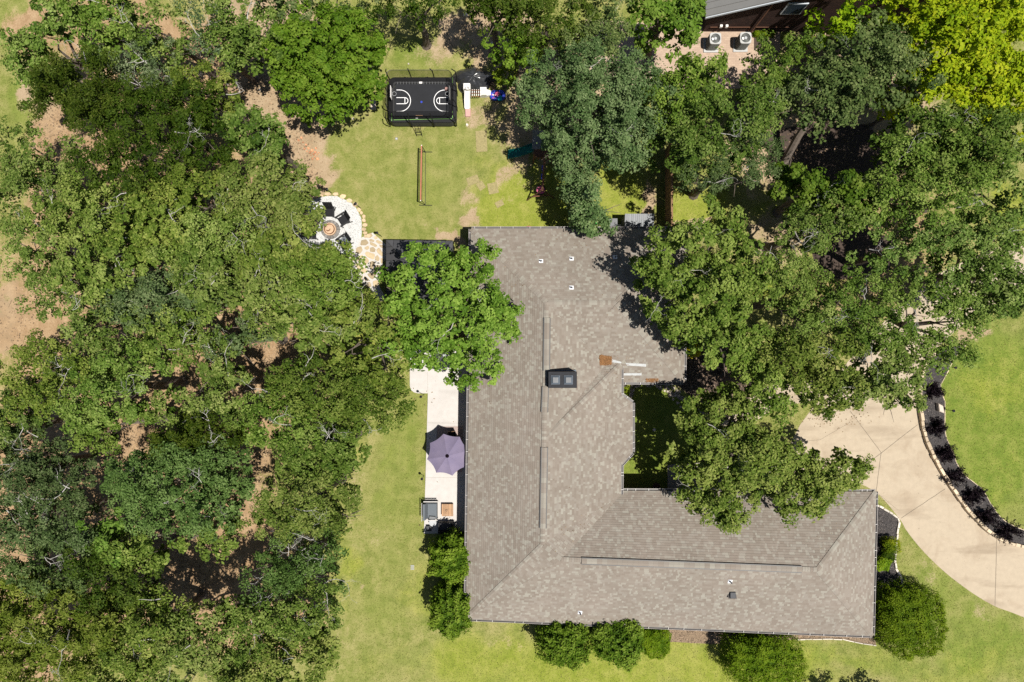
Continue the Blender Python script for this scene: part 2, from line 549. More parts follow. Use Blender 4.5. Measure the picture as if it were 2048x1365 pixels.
gpx = gpx + 16 * _wave(gpx, gpy, 150) + 9 * _wave(gpx, gpy, 50)
gpy = gpy + 16 * _wave(gpx, gpy, 150) + 9 * _wave(gpx, gpy, 50)


def blob(cx, cy, rx, ry, soft=0.5):
    d = np.sqrt(((gpx - cx) / rx) ** 2 + ((gpy - cy) / ry) ** 2)
    return np.clip((1 + soft - d) / (2 * soft), 0, 1)


def zone(bl):
    r = np.zeros_like(gpx)
    for b in bl:
        r = np.maximum(r, (b[4] if len(b) > 4 else 1.0) * blob(*b[:4]))
    return r


Z_DIRT = zone([(500, 170, 130, 110), (570, 290, 80, 90), (520, 60, 120, 90), (700, 130, 60, 60, .6), (610, 340, 60, 50, .8), (640, 230, 60, 50, .6),
               (880, 100, 90, 50, .55), (950, 225, 45, 34, .55), (915, 60, 40, 60, .8), (940, 400, 40, 25, .55), (945, 435, 30, 14, .75), (1010, 360, 30, 30, .6),
               (900, 475, 45, 18, .8), (560, 380, 60, 60, .7), (20, 640, 34, 85, 1), (60, 160, 26, 60, .7), (90, 640, 38, 26, .8), (150, 240, 60, 90, 1),
               (1045, 330, 30, 50, .6), (1300, 390, 22, 55, .85), (1640, 300, 200, 120, .9), (1420, 760, 80, 90, .7), (1700, 180, 170, 140, .9),
               (1100, 210, 120, 140, .8), (1955, 672, 50, 16, .75), (1560, 480, 60, 70, .6), (1000, 60, 60, 80, .9), (1000, 452, 60, 8, .8), (1390, 450, 30, 12, .8),
               (1010, 1288, 60, 16, .45), (723, 1166, 12, 10, .6), (760, 1075, 20, 60, .35), (720, 1000, 18, 90, .4), (690, 1300, 40, 70, .35), (1860, 1145, 40, 60, .4), (1960, 1230, 40, 30, .45)])
Z_LIT = zone([(70, 1010, 130, 270, 1), (60, 1260, 110, 120, .9), (330, 650, 330, 420, 1), (340, 1110, 270, 200, 1), (230, 380, 160, 260, 1), (360, 130, 150, 120, .8), (230, 70, 130, 90, .9), (560, 720, 120, 110, 1), (470, 1200, 190, 130, .9), (560, 540, 120, 120, .9), (60, 60, 60, 60, .8), (1760, 480, 190, 190, .55), (1650, 600, 120, 120, .5)])
Z_LUSH = zone([(800, 960, 50, 200, .45), (760, 1180, 70, 140, .35), (900, 1320, 200, 50, .35), (1330, 870, 110, 120, 1), (1985, 860, 110, 210, 1), (1850, 1190, 90, 90, .55), (1960, 1290, 120, 80, .7), (1700, 1330, 220, 30, .55),
               (830, 105, 55, 45, .7), (830, 390, 90, 60, .45), (900, 300, 80, 50, .4), (770, 320, 60, 40, .4), (820, 880, 40, 90, .55), (780, 1000, 40, 150, .3), (40, 215, 40, 40, .6), (770, 1230, 60, 50, .45), (820, 1010, 30, 60, .45)])
Z_YEL = zone([(1060, 400, 120, 80, .9), (1230, 390, 55, 75, 1), (1380, 415, 60, 35, 1), (1300, 1340, 420, 70, .85), (1000, 1345, 200, 90, .7), (1260, 1300, 300, 40, .8), (975, 130, 40, 60, .6), (1040, 445, 60, 20, .9), (1560, 420, 70, 90, .6), (1540, 560, 60, 60, .7), (1650, 580, 40, 40, .7), (40, 600, 60, 60, .7), (720, 700, 60, 60, .7), (700, 900, 30, 60, .6), (690, 1130, 20, 90, .6), (850, 1180, 60, 60, .5), (1990, 780, 60, 60, .5), (2010, 960, 40, 80, .35), (960, 330, 60, 60, .3), (735, 90, 20, 60, .7), (1920, 1345, 120, 40, .5), (2030, 430, 30, 60, .8)])
Z_LIT = np.where((gpx > 1200) & (gpx < 1480) & (gpy > 620), 0, Z_LIT)
co = np.stack([gx, gy, np.zeros_like(gx)], -1).reshape(-1, 3).astype(np.float32)
ny, nx = gx.shape
idx = np.arange(nx * ny).reshape(ny, nx)
q = np.stack([idx[:-1, :-1], idx[:-1, 1:], idx[1:, 1:], idx[1:, :-1]], -1).reshape(-1, 4)


def quads_mesh(name, co, q, mat):
    me = bpy.data.meshes.new(name)
    me.vertices.add(len(co)); me.vertices.foreach_set('co', np.ascontiguousarray(co, dtype=np.float32).ravel())
    me.loops.add(q.size); me.loops.foreach_set('vertex_index', q.astype(np.int32).ravel())
    me.polygons.add(len(q)); me.polygons.foreach_set('loop_start', np.arange(0, q.size, 4, dtype=np.int32))
    me.materials.append(M[mat])
    me.update(calc_edges=True)
    return me


me = quads_mesh('ground', co, q, 'ground')
za_ = me.attributes.new('zone', 'FLOAT_COLOR', 'POINT')
za_.data.foreach_set('color', np.stack([Z_DIRT, Z_LUSH, Z_YEL, Z_LIT], -1).reshape(-1).astype(np.float32))
ground = bpy.data.objects.new('ground', me); COL.objects.link(ground)
tag(ground, 'lawn, bare soil and leaf litter of the whole plot', kind='structure')


def smooth_line(pts, n=6):
    """Catmull-Rom through pixel points"""
    out_ = []
    p = [pts[0]] + list(pts) + [pts[-1]]
    for i in range(1, len(p) - 2):
        for k in range(n):
            t = k / n
            r = []
            for c_ in (0, 1):
                a0, a1, a2, a3 = p[i - 1][c_], p[i][c_], p[i + 1][c_], p[i + 2][c_]
                r.append(0.5 * (2 * a1 + (a2 - a0) * t + (2 * a0 - 5 * a1 + 4 * a2 - a3) * t * t + (3 * a1 - a0 - 3 * a2 + a3) * t ** 3))
            out_.append(tuple(r))
    out_.append(tuple(pts[-1]))
    return out_


def slab(name, pix, z0, z1, mat, label=None, parent=None, kind='structure'):
    o = part(name, mat, parent, lambda m: m.prism(PA(pix, 0), z0, z1))
    if parent is None: tag(o, label, kind=kind)
    return o


# ---- driveway
bed_wall = smooth_line([(1870, 700), (1846, 735), (1838, 765), (1837, 806), (1840, 834), (1847, 872), (1861, 906), (1882, 946), (1908, 985), (1937, 1025), (1969, 1057), (2000, 1078), (2031, 1089), (2090, 1100)])
bed_outer = smooth_line([(1930, 690), (1905, 720), (1893, 745), (1879, 772), (1887, 801), (1887, 846), (1891, 877), (1903, 900), (1917, 938), (1944, 964), (1964, 980), (1986, 1017), (2010, 1043), (2048, 1061), (2095, 1072)])
drive_low = smooth_line([(1700, 960), (1752, 985), (1798, 1037), (1812, 1060), (1835, 1090), (1865, 1122), (1902, 1155), (1950, 1190), (1990, 1213), (2025, 1226), (2090, 1252)])
drive_edge_top = [(2090, 590), (2000, 610), (1935, 640)]
drive = drive_low + bed_wall[::-1] + drive_edge_top[::-1] + [(2090, 470), (1980, 500), (1880, 545), (1790, 620), (1690, 730), (1600, 850), (1560, 930), (1540, 985), (1640, 985)]
dv = slab('driveway', drive, -0.05, 0.012, 'concrete_drive', 'pale tan concrete driveway curving round the lawn island')
for a_, b_ in (((1700, 822), (1762, 905)), ((1835, 850), (1690, 962)), ((1890, 978), (1802, 1037)), ((1993, 1077), (1990, 1212)), ((1762, 905), (1752, 984)), ((1640, 880), (1700, 845)), ((1605, 883), (1640, 880)), ((1753, 985), (1795, 1020))):
    w = 0.016 if a_[0] not in (1640, 1605, 1753) else 0.007
    pa, pb_ = P(*a_), P(*b_)
    d_ = (pb_ - pa).normalized(); s_ = Vector((-d_.y, d_.x, 0)) * w
    npt = 8
    path = [pa.lerp(pb_, i / npt) + s_ * random.uniform(-.8, .8) for i in range(npt + 1)]
    mb = MB()
    for i in range(npt):
        mb.quad(*[(p.x, p.y, 0.0165) for p in (path[i] - s_, path[i + 1] - s_, path[i + 1] + s_, path[i] + s_)])
    mb.build('expansion_joint', 'joint', dv)

# ---- planted island bed beside the driveway
slab('mulch_bed', bed_wall + bed_outer[::-1], -0.05, 0.10, 'mulch_black', 'black mulch bed between driveway and round lawn')


def stone_row(name, pix, w, h, z0, seg, mat, label, cat, parent=None, gap=0.012):
    pts = PA(pix)
    L = [0]
    for i in range(1, len(pts)): L.append(L[-1] + (pts[i] - pts[i - 1]).length)

    def at(s):
        s = max(0, min(L[-1] - 1e-6, s))
        for i in range(1, len(pts)):
            if L[i] >= s:
                t = (s - L[i - 1]) / max(1e-9, L[i] - L[i - 1])
                return pts[i - 1].lerp(pts[i], t), (pts[i] - pts[i - 1]).normalized()
    root = parent or thing(name, pts[len(pts) // 2], label, cat)
    s = 0
    while s < L[-1] - 0.1:
        ln = seg * random.uniform(0.7, 1.4)
        e = min(L[-1], s + ln)
        a, da = at(s + gap); b, db = at(e - gap)
        na = Vector((-da.y, da.x, 0)); nb = Vector((-db.y, db.x, 0))
        ww = w * random.uniform(0.85, 1.15); hh = h * random.uniform(0.88, 1.1)
        o = random.uniform(-.02, .02)
        mb = MB()
        mb.bevel_prism([a + na * (o - ww / 2), b + nb * (o - ww / 2), b + nb * (o + ww / 2), a + na * (o + ww / 2)], z0, z0 + hh, 0.025, random.random())
        mb.build('stone', mat, root)
        s = e
    return root


stone_row('stone_kerb', bed_wall, 0.20, 0.30, 0, 0.45, 'curb_stone', 'curved tan stone kerb along the driveway edge of the mulch bed', 'kerb')
stone_row('stone_edging', bed_outer, 0.045, 0.12, 0, 0.6, 'curb_stone', 'thin pale stone edging between black mulch bed and round lawn', 'edging')
# ---- bed at the corner of the house
ebed_edge = smooth_line([(1745, 1006), (1764, 1016), (1786, 1029), (1797, 1040), (1794, 1062), (1792, 1080), (1789, 1106), (1791, 1136), (1800, 1152), (1806, 1180)])
slab('corner_bed', ebed_edge + [(1700, 1180), (1700, 1006)], -0.05, 0.03, 'mulch_black', 'black mulch bed against the garage end of the house')
stone_row('stone_border', ebed_edge, 0.14, 0.12, 0, 0.4, 'pale_rock', 'pale stone border round the black corner bed', 'edging')
sbed = [(1290, 1225), (1290, 1284), (1345, 1284), (1420, 1288), (1600, 1279), (1680, 1278), (1715, 1286), (1752, 1291), (1740, 1225)]
slab('foundation_bed', sbed, -0.05, 0.025, 'mulch_brown', 'brown mulch strip along the long south wall')
stone_row('bed_border', smooth_line([(1592, 1279), (1680, 1278), (1715, 1286), (1752, 1291)]), 0.07, 0.09, 0, 0.6, 'pale_rock', 'thin pale stone border of the brown mulch strip', 'edging')
# ---- courtyard beds
slab('courtyard_bed', [(1330, 690), (1480, 690), (1500, 800), (1440, 850), (1390, 800), (1340, 758)], -0.05, 0.02, 'mulch_dark', 'dark mulch bed under the trees by the courtyard')
slab('tree_bed', [(1520, 270), (1620, 245), (1740, 250), (1770, 310), (1740, 370), (1640, 395), (1560, 370)], -0.05, 0.02, 'mulch_dark', 'dark mulch ring under the leaning trunk')
slab('shade_bed', [(1620, 480), (1720, 455), (1790, 480), (1780, 540), (1680, 560), (1630, 540)], -0.05, 0.02, 'mulch_dark', 'dark mulch patch in the gap of the canopy')
rockpoly = [(1225, 752), (1340, 752), (1350, 775), (1400, 815), (1430, 850), (1410, 865), (1370, 825), (1330, 783), (1285, 770), (1270, 776), (1262, 800), (1225, 800)]
mb = MB()


def inside(poly, x, y):
    c_ = False
    j = len(poly) - 1
    for i in range(len(poly)):
        if (poly[i][1] > y) != (poly[j][1] > y) and x < (poly[j][0] - poly[i][0]) * (y - poly[i][1]) / (poly[j][1] - poly[i][1]) + poly[i][0]:
            c_ = not c_
        j = i
    return c_


def pebble(mb, c, r, tint, flat=0.6):
    vs = []
    rz = random.uniform(0, 6.28)
    for k in range(6):
        t = rz + k * math.pi / 3
        rr = r * random.uniform(0.75, 1.15)
        vs.append((c[0] + rr * math.cos(t), c[1] + rr * math.sin(t), c[2]))
    for k in range(6):
        v = vs[k]
        vs.append((c[0] + (v[0] - c[0]) * .6, c[1] + (v[1] - c[1]) * .6, c[2] + r * flat))
    fs = [(k, (k + 1) % 6, 6 + (k + 1) % 6, 6 + k) for k in range(6)] + [tuple(range(6, 12))]
    mb.add(vs, fs, tint)


for i in range(1500):
    x, y = random.uniform(1222, 1435), random.uniform(750, 868)
    if inside(rockpoly, x, y):
        p = P(x, y)
        pebble(mb, (p.x, p.y, 0.0), random.uniform(0.05, 0.13), random.random())
tag(mb.build('river_rock', 'river_rock'), 'loose tan river rock along the courtyard eaves', kind='stuff')

# ---- concrete patio
patio_w = [(820, 700), (820, 772), (822, 780), (828, 785), (836, 787), (856, 787), (852, 930), (848, 1067), (946, 1067), (948, 700)]
pt = slab('patio', patio_w, -0.05, 0.06, 'concrete_patio', 'white concrete patio along the long west wall')
for y_, x0_, x1_ in ((846, 855, 946), (955, 852, 946), (733, 821, 870)):
    a_, b_ = P(x0_, y_), P(x1_, y_ + 1)
    mb = MB(); mb.quad((a_.x, a_.y - .008, .0645), (b_.x, b_.y - .008, .0645), (b_.x, b_.y + .008, .0645), (a_.x, a_.y + .008, .0645))
    mb.build('slab_joint', 'concrete_grey', pt)
a_, b_ = P(855, 745), P(856, 787)
mb = MB(); mb.quad((a_.x - .008, a_.y, .0645), (b_.x - .008, b_.y, .0645), (b_.x + .008, b_.y, .0645), (a_.x + .008, a_.y, .0645)); mb.build('slab_joint', 'concrete_grey', pt)
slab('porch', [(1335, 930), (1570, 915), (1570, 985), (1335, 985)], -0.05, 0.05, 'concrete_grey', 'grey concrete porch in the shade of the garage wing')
slab('walkway', [(1430, 840), (1540, 770), (1640, 760), (1640, 800), (1550, 815), (1460, 880), (1480, 930), (1430, 930)], -0.05, 0.01, 'concrete_drive', 'pale concrete walk leading through the trees to the porch')

# ---- brick paved terrace of the neighbour
bt = slab('brick_terrace', [(1170, 40), (1560, 60), (1560, 175), (1400, 180), (1180, 165)], -0.05, 0.02, 'brick_paving', 'pale red brick terrace beside the neighbouring house')

# ---- fire pit gravel, mortar and stones
Zf = lambda q_: (600 + q_[0] / 9.75, 380 + q_[1] / 9.75)
pad = [Zf(q_) for q_ in [(-60, 830), (60, 560), (150, 330), (240, 190), (380, 150), (560, 122), (720, 128), (860, 185), (1000, 255), (1090, 350), (1140, 440), (1195, 560), (1205, 700), (1205, 850), (1195, 940), (1110, 1130), (1000, 1180), (930, 1270), (860, 1260), (500, 1150), (200, 1080), (-60, 1010)]]
gp = slab('gravel_pad', pad, -0.05, 0.03, 'gravel_white', 'white gravel pad round the fire pit')
mb = MB()
for i in range(5200):
    x, y = random.uniform(592, 726), random.uniform(390, 512)
    if inside(pad, x, y):
        p = P(x, y)
        pebble(mb, (p.x, p.y, 0.025), random.uniform(0.02, 0.05), random.random(), 0.5)
o = mb.build('gravel', 'gravel_white', gp); o['kind'] = 'stuff'
for q_, (w_, h_) in zip([(290, 150), (410, 120), (545, 85), (700, 88), (840, 135), (970, 210), (1080, 290), (1150, 390), (1200, 455), (1245, 525), (1252, 600), (1265, 690), (1245, 770), (1275, 845), (1340, 900), (180, 250)],
                        [(130, 60), (90, 50), (150, 80), (120, 80), (140, 85), (120, 80), (110, 90), (80, 90), (70, 80), (75, 80), (80, 80), (110, 80), (100, 80), (100, 70), (90, 80), (100, 80)]):
    c_ = P(*Zf(q_))
    n_ = random.choice([5, 6, 7])
    rz_ = random.uniform(0, 1)
    pts = []
    for k in range(n_):
        t_ = rz_ + 2 * math.pi * k / n_
        rr = random.uniform(0.42, 0.58)
        pts.append((c_.x + w_ / 9.75 / PPM * rr * math.cos(t_), c_.y + h_ / 9.75 / PPM * rr * math.sin(t_)))
    mb = MB(); mb.bevel_prism(pts, 0, random.uniform(.07, .13), 0.025, random.random()); mb.build('edging_stone', 'stone_tan', gp)

Zg = lambda q_: (600 + q_[0] / 6.203, 380 + q_[1] / 6.203)
fp = slab('flagstone_path', [Zg(q_) for q_ in [(740, 600), (860, 560), (900, 530), (1000, 620), (1075, 690), (1070, 840), (1010, 950), (990, 1040), (975, 1180), (1040, 1300), (1120, 1380), (960, 1380), (880, 1230), (760, 1150), (690, 1110), (640, 900), (600, 870), (640, 760), (690, 690)]], -0.05, 0.02, 'mortar_white', 'white mortared path of irregular flagstones between gravel pad and gazebo')
FLAG = [[(760, 630), (820, 615), (855, 660), (820, 690), (750, 690)], [(700, 720), (760, 700), (780, 750), (740, 800), (695, 780)], [(800, 720), (850, 690), (860, 720), (845, 745), (810, 740)],
        [(870, 720), (910, 710), (940, 740), (930, 775), (870, 770)], [(870, 645), (900, 655), (960, 690), (945, 715), (900, 695), (870, 680)], [(950, 745), (985, 715), (1035, 800), (1020, 830), (960, 780)],
        [(980, 680), (1060, 695), (1060, 735), (1000, 715)], [(805, 790), (830, 765), (935, 800), (915, 870), (830, 830)], [(700, 850), (770, 805), (785, 825), (740, 875), (705, 890)],
        [(770, 880), (820, 830), (860, 880), (810, 950), (765, 910)], [(870, 890), (920, 885), (935, 920), (895, 990), (865, 960)], [(935, 830), (965, 810), (990, 850), (975, 890), (930, 870)],
        [(690, 910), (745, 915), (775, 955), (745, 1000), (690, 950)], [(755, 1000), (785, 960), (845, 1005), (800, 1040), (760, 1025)], [(905, 1020), (950, 930), (1000, 940), (975, 1020), (930, 1035)],
        [(690, 1000), (745, 1030), (700, 1075)], [(835, 1045), (895, 1030), (955, 1045), (905, 1115), (860, 1085)], [(720, 1110), (780, 1055), (780, 1100), (760, 1130)], [(800, 1065), (860, 1110), (840, 1135), (790, 1120)],
        [(905, 1135), (960, 1120), (980, 1160), (945, 1215), (910, 1190)], [(640, 800), (680, 830), (680, 890), (620, 870)], [(850, 545), (880, 535), (905, 570), (870, 600), (850, 585)], [(915, 590), (950, 570), (970, 600), (935, 620)],
        [(870, 610), (930, 632), (912, 650), (860, 640)], [(960, 622), (1000, 640), (1040, 668), (980, 672), (940, 645)], [(790, 560), (830, 555), (840, 590), (800, 600)], [(985, 1030), (1020, 990), (1030, 1060), (1000, 1100)], [(800, 1160), (870, 1140), (890, 1200), (840, 1220)], [(1000, 850), (1045, 850), (1040, 900), (1005, 920)]]
for pg in FLAG:
    mb = MB()
    c_ = (sum(a[0] for a in pg) / len(pg), sum(a[1] for a in pg) / len(pg))
    pts = []
    for i in range(len(pg)):     # round the corners a little
        a, b = pg[i], pg[(i + 1) % len(pg)]
        for t in (0.14, 0.5, 0.86):
            j = 2.0 if t == 0.5 else 0
            pts.append((a[0] + (b[0] - a[0]) * t + random.uniform(-j, j), a[1] + (b[1] - a[1]) * t + random.uniform(-j, j)))
    mb.bevel_prism(PA([Zg(x) for x in pts]), 0, random.uniform(.045, .06), 0.012, random.random())
    mb.build('flagstone', 'flag_stone', fp)


def scatter_chips(name, poly, n, z, mat, size, parent=None):
    """loose chips lying on a bed"""
    xs = [p[0] for p in poly]; ys = [p[1] for p in poly]
    mb = MB()
    for i in range(n):
        x, y = random.uniform(min(xs), max(xs)), random.uniform(min(ys), max(ys))
        if not inside(poly, x, y): continue
        p = P(x, y); a = random.uniform(0, 6.28); L = size * random.uniform(.5, 1.5); w = L * random.uniform(.25, .6)
        d = Vector((math.cos(a), math.sin(a), random.uniform(-.3, .3))) * L; s = Vector((-math.sin(a), math.cos(a), random.uniform(-.3, .3))) * w
        q = Vector((p.x, p.y, z + random.uniform(.008, .03)))
        mb.quad(q - d - s, q + d - s, q + d + s, q - d + s, random.random())
    o = mb.build(name, mat, parent); o['kind'] = 'stuff'
    return o


simple('bark_chips', (0.085, 0.074, 0.068), 0.9, 0.3, 12.0, tint=0.75)
simple('bark_brown', (0.23, 0.165, 0.11), 0.9, 0.3, 12.0, tint=0.6)
simple('dry_leaf', (0.17, 0.115, 0.062), 0.9, 0.3, 12.0, tint=0.5)
scatter_chips('bark_mulch', bed_wall + bed_outer[::-1], 9000, .10, 'bark_chips', .035, bpy.data.objects['mulch_bed'])
scatter_chips('bark_mulch', ebed_edge + [(1700, 1180), (1700, 1006)], 3500, .03, 'bark_chips', .03, bpy.data.objects['corner_bed'])
scatter_chips('bark_mulch', sbed, 6000, .025, 'bark_brown', .035, bpy.data.objects['foundation_bed'])
scatter_chips('bark_mulch', [(1330, 690), (1480, 690), (1500, 800), (1440, 850), (1390, 800), (1340, 758)], 3500, .02, 'bark_brown', .035, bpy.data.objects['courtyard_bed'])
fl_ = [(1640, 830, 110, 30, 220, .012), (1720, 640, 200, 120, 500, .012)]
mb = MB()
for (cx, cy, rx, ry, n, z) in fl_:
    for i in range(n):
        x, y = random.gauss(cx, rx * .5), random.gauss(cy, ry * .5)
        if not inside(drive, x, y): continue
        p = P(x, y, 0); a = random.uniform(0, 6.28); L = random.uniform(.02, .045)
        d = Vector((math.cos(a) * L, math.sin(a) * L, .008)); s = Vector((-math.sin(a), math.cos(a), .1)) * L * .6
        q = Vector((p.x, p.y, z + .014)); mb.quad(q - d - s, q + d - s, q + d + s, q - d + s, random.random())
for i in range(50):
    x, y = random.uniform(825, 940), random.uniform(700, 1060)
    if random.random() > math.exp(-(y - 700) / 90.0) + .15: continue
    p = P(x, y); a = random.uniform(0, 6.28); L = random.uniform(.03, .055)
    d = Vector((math.cos(a) * L, math.sin(a) * L, .008)); s = Vector((-math.sin(a), math.cos(a), .1)) * L * .6
    q = Vector((p.x, p.y, .076)); mb.quad(q - d - s, q + d - s, q + d + s, q - d + s, random.random())
tag(mb.build('fallen_leaves', 'dry_leaf'), 'dry leaves scattered over driveway and patio', kind='stuff')

LIT = MB()
for (cx, cy, rx, ry, n) in ((505, 165, 70, 60, 900), (585, 275, 50, 70, 700), (610, 350, 40, 30, 250), (515, 960, 45, 90, 700), (380, 1160, 120, 60, 1200), (265, 885, 60, 50, 500), (110, 240, 40, 70, 400), (540, 710, 80, 50, 500), (30, 640, 50, 80, 250), (1640, 310, 110, 60, 500), (960, 60, 60, 60, 350)):
    for i in range(n):
        p = P(random.gauss(cx, rx * .55), random.gauss(cy, ry * .55))
        a = random.uniform(0, 6.28); tw = random.random() < .12
        L = random.uniform(.10, .28) if tw else random.uniform(.025, .06); w = .008 if tw else L * random.uniform(.4, .8)
        d = Vector((math.cos(a) * L, math.sin(a) * L, random.uniform(-.006, .006))); s = Vector((-math.sin(a), math.cos(a), random.uniform(-.2, .2))) * w
        q = Vector((p.x, p.y, .022)); LIT.quad(q - d - s, q + d - s, q + d + s, q - d + s, random.random())
simple('litter_mix', (0.24, 0.165, 0.10), 0.95, 0.3, 12.0, tint=0.6)
tag(LIT.build('leaf_litter', 'litter_mix'), 'dry leaves and twigs on the bare ground of the wood', kind='stuff')

# ------------------------------------------------------------------ the house
ZE, ZR, ZH = 2.60, 4.66, 3.05
house = thing('house', P(1150, 850), 'single-storey house with large taupe shingled hip roof in the middle of the plot', 'house')
NW = P(942, 458, ZE); NE = P(1372, 458, ZE); SEn = P(1368, 765, ZE); IC = P(1243, 765, ZE)
RN0 = P(1093, 605, ZR); RN1 = P(1232, 606, ZR); RM = P(1088, 880, ZR); RS = P(1085, 1090, ZR)
V1 = P(1122, 1119, ZR); RE = P(1635, 1140, ZR); SW = P(932, 1238, ZE)
NEe = P(1752, 984, ZE); SEe = P(1745, 1272, ZE); ICs = P(1241, 982, ZE)
A1 = P(1243, 726, ZH); A2 = P(1242, 990, ZH); B1 = P(1211, 731, 3.04)
BP = P(1176, 856, 3.62); C1 = P(1243, 790, ZH); C2 = P(1265, 806, 2.98); C3 = P(1265, 905, 2.98); C4 = P(1243, 930, ZH)
# each slope: eave a -> b, upper edge d -> c
SLOPES = [(SW, NW, RN0, RS), (NW, NE, RN1, RN0), (NE, SEn, RN1, RN1), (SEn, IC, RN0, RN1), (B1, B1, RM, RN0), (B1, A1, RM, RM),
          (A1, A2, RS, RM), (A2, A2, V1, RS), (ICs, NEe, RE, V1), (NEe, SEe, RE, RE), (SW, SW, RS, V1), (SEe, SW, V1, RE),
          (C1, C2, BP, BP), (C2, C3, BP, BP), (C3, C4, BP, BP)]
FACES = []
for (a, b, c, d) in SLOPES:
    f = []
    for p in (a, b, c, d):
        if not f or (p - f[-1]).length > 1e-4: f.append(p)
    if (f[0] - f[-1]).length < 1e-4: f.pop()
    FACES.append(f)


def slope_frame(a, b, c, d):
    e = (b - a) if (b - a).length > 1e-3 else (c - d)
    e = e.normalized()
    mid_lo, mid_hi = (a + b) / 2, (c + d) / 2
    up = mid_hi - mid_lo
    n = e.cross(up).normalized()
    if n.z < 0: n = -n
    return e, n


deck = MB()
for k, (a, b, c, d) in enumerate(SLOPES):
    dz = Vector((0, 0, -0.035 if k < 12 else -0.012))
    for i in range(12):
        t0, t1 = i / 12, (i + 1) / 12
        deck.quad(a.lerp(d, t0) + dz, b.lerp(c, t0) + dz, b.lerp(c, t1) + dz, a.lerp(d, t1) + dz)
roof = deck.build('roof', 'trim_paint', house)
tabs = []     # (area, verts, faces, tint)


def lay_shingles(a, b, c, d, expo=0.143, lift=0.019, zoff=0.0):
    e, n = slope_frame(a, b, c, d)
    H_ = ((c + d) / 2 - (a + b) / 2)
    H_ = (H_ - e * H_.dot(e)).length
    nc = max(2, int(H_ / expo))
    for i in range(nc):
        t0 = i / nc; t1 = min(1.0, (i + 1.35) / nc)
        A0, B0, A1_, B1_ = a.lerp(d, t0), b.lerp(c, t0), a.lerp(d, t1), b.lerp(c, t1)
        uA0, uB0, uA1, uB1 = [(p - a).dot(e) for p in (A0, B0, A1_, B1_)]

        def pt(u, P0, P1, u0, u1):
            u = min(max(u, u0), u1)
            return P0.lerp(P1, (u - u0) / (u1 - u0)) if u1 - u0 > 1e-6 else P0
        U0, U1 = min(uA0, uA1), max(uB0, uB1)
        cuts = [U0]
        while cuts[-1] < U1:
            cuts.append(cuts[-1] + random.choice((0.10, 0.13, 0.17, 0.21, 0.27, 0.34)) * random.uniform(.85, 1.15))
        cuts[-1] = U1
        last_light = False
        for j in range(len(cuts) - 1):
            p0, p1 = pt(cuts[j], A0, B0, uA0, uB0), pt(cuts[j + 1], A0, B0, uA0, uB0)
            q0, q1 = pt(cuts[j], A1_, B1_, uA1, uB1), pt(cuts[j + 1], A1_, B1_, uA1, uB1)
            w0, w1 = (p1 - p0).length, (q1 - q0).length
            if w0 < .01 and w1 < .01: continue
            light = (random.random() < 0.27) and not last_light
            last_light = light
            tint = random.uniform(0.72, 1.0) if light else random.uniform(0.0, 0.68)
            l_ = lift * (1.25 if not light else 0.8)
            vs = [p0 + n * (l_ + zoff), p1 + n * (l_ + zoff), q1 + n * (.002 + zoff), q0 + n * (.002 + zoff), p0 + n * (zoff - .004), p1 + n * (zoff - .004)]
            fs = [(0, 1, 2, 3), (4, 5, 1, 0)]
            if w0 > .02: fs += [(4, 0, 3), (5, 2, 1)]
            tabs.append((w0 * (p0 - q0).length, vs, fs, tint))


for k, sl_ in enumerate(SLOPES):
    lay_shingles(*sl_, zoff=0.0 if k < 12 else 0.02)


def caps(a, b, w=0.30, step=0.16, both=True, rise=0.012):
    """overlapping cap shingles folded over a hip or ridge from low end a to high end b"""
    d = (b - a); L = d.length; d.normalize()
    s = Vector((0, 0, 1)).cross(d).normalized()
    drop = 0.30
    n = int(L / step)
    for i in range(n):
        p0 = a + d * (i * step); p1 = a + d * min(L, i * step + step + 0.06)
        up_ = Vector((0, 0, 1))
        l0, l1 = 0.035 + rise, 0.030
        vs = [p0 + up_ * l0, p1 + up_ * l1, p1 + s * w / 2 + up_ * (l1 - drop * w / 2), p0 + s * w / 2 + up_ * (l0 - drop * w / 2),
              p1 - s * w / 2 + up_ * (l1 - drop * w / 2), p0 - s * w / 2 + up_ * (l0 - drop * w / 2)]
        t = random.uniform(0.72, 1) if random.random() < .35 else random.uniform(.1, .68)
        tabs.append((0.0, vs, [(0, 3, 2, 1), (0, 1, 4, 5)], t))


caps(NW, RN0); caps(NE, RN1); caps(SEn, RN1); caps(RN1, RN0, 0.28); caps(SW, RS); caps(V1, RS, .28); caps(NEe, RE); caps(SEe, RE)
caps(RN0, RM, .28); caps(RM, RS, .28); caps(V1, RE, .28); caps(A1, RM, .28)
# woven line across the garage slope
wl0 = P(1498, 1003, 0); q0, q1 = P(1496, 1000, 2.83), P(1630, 1138, 4.62)
for i in range(44):
    t = i / 44
    p = q0.lerp(q1, t); dd = (q1 - q0).normalized(); ss = Vector((-dd.y, dd.x, 0)).normalized()
    e = 0.10
    z_ = 0.018
    vs = [p + Vector((0, 0, z_)), p + dd * .2 + Vector((0, 0, z_)), p + dd * .2 + ss * .2 + Vector((.02, -.1, z_ + .012)), p + ss * .2 + Vector((.02, -.1, z_ + .012))]
    tabs.append((0, vs, [(0, 1, 2, 3)], random.uniform(.1, 1)))
tabs.sort(key=lambda t: -t[0])
near = tabs[:300]
for ar, vs, fs, tint in near:
    MB().add(vs, fs, tint).build('shingle', 'shingle', roof)
rest = MB()
nid = set(id(t) for t in near)
for t in tabs:
    if id(t) not in nid: rest.add(t[1], t[2], t[3])
o = rest.build('shingle_courses', 'shingle', roof); o['kind'] = 'stuff'


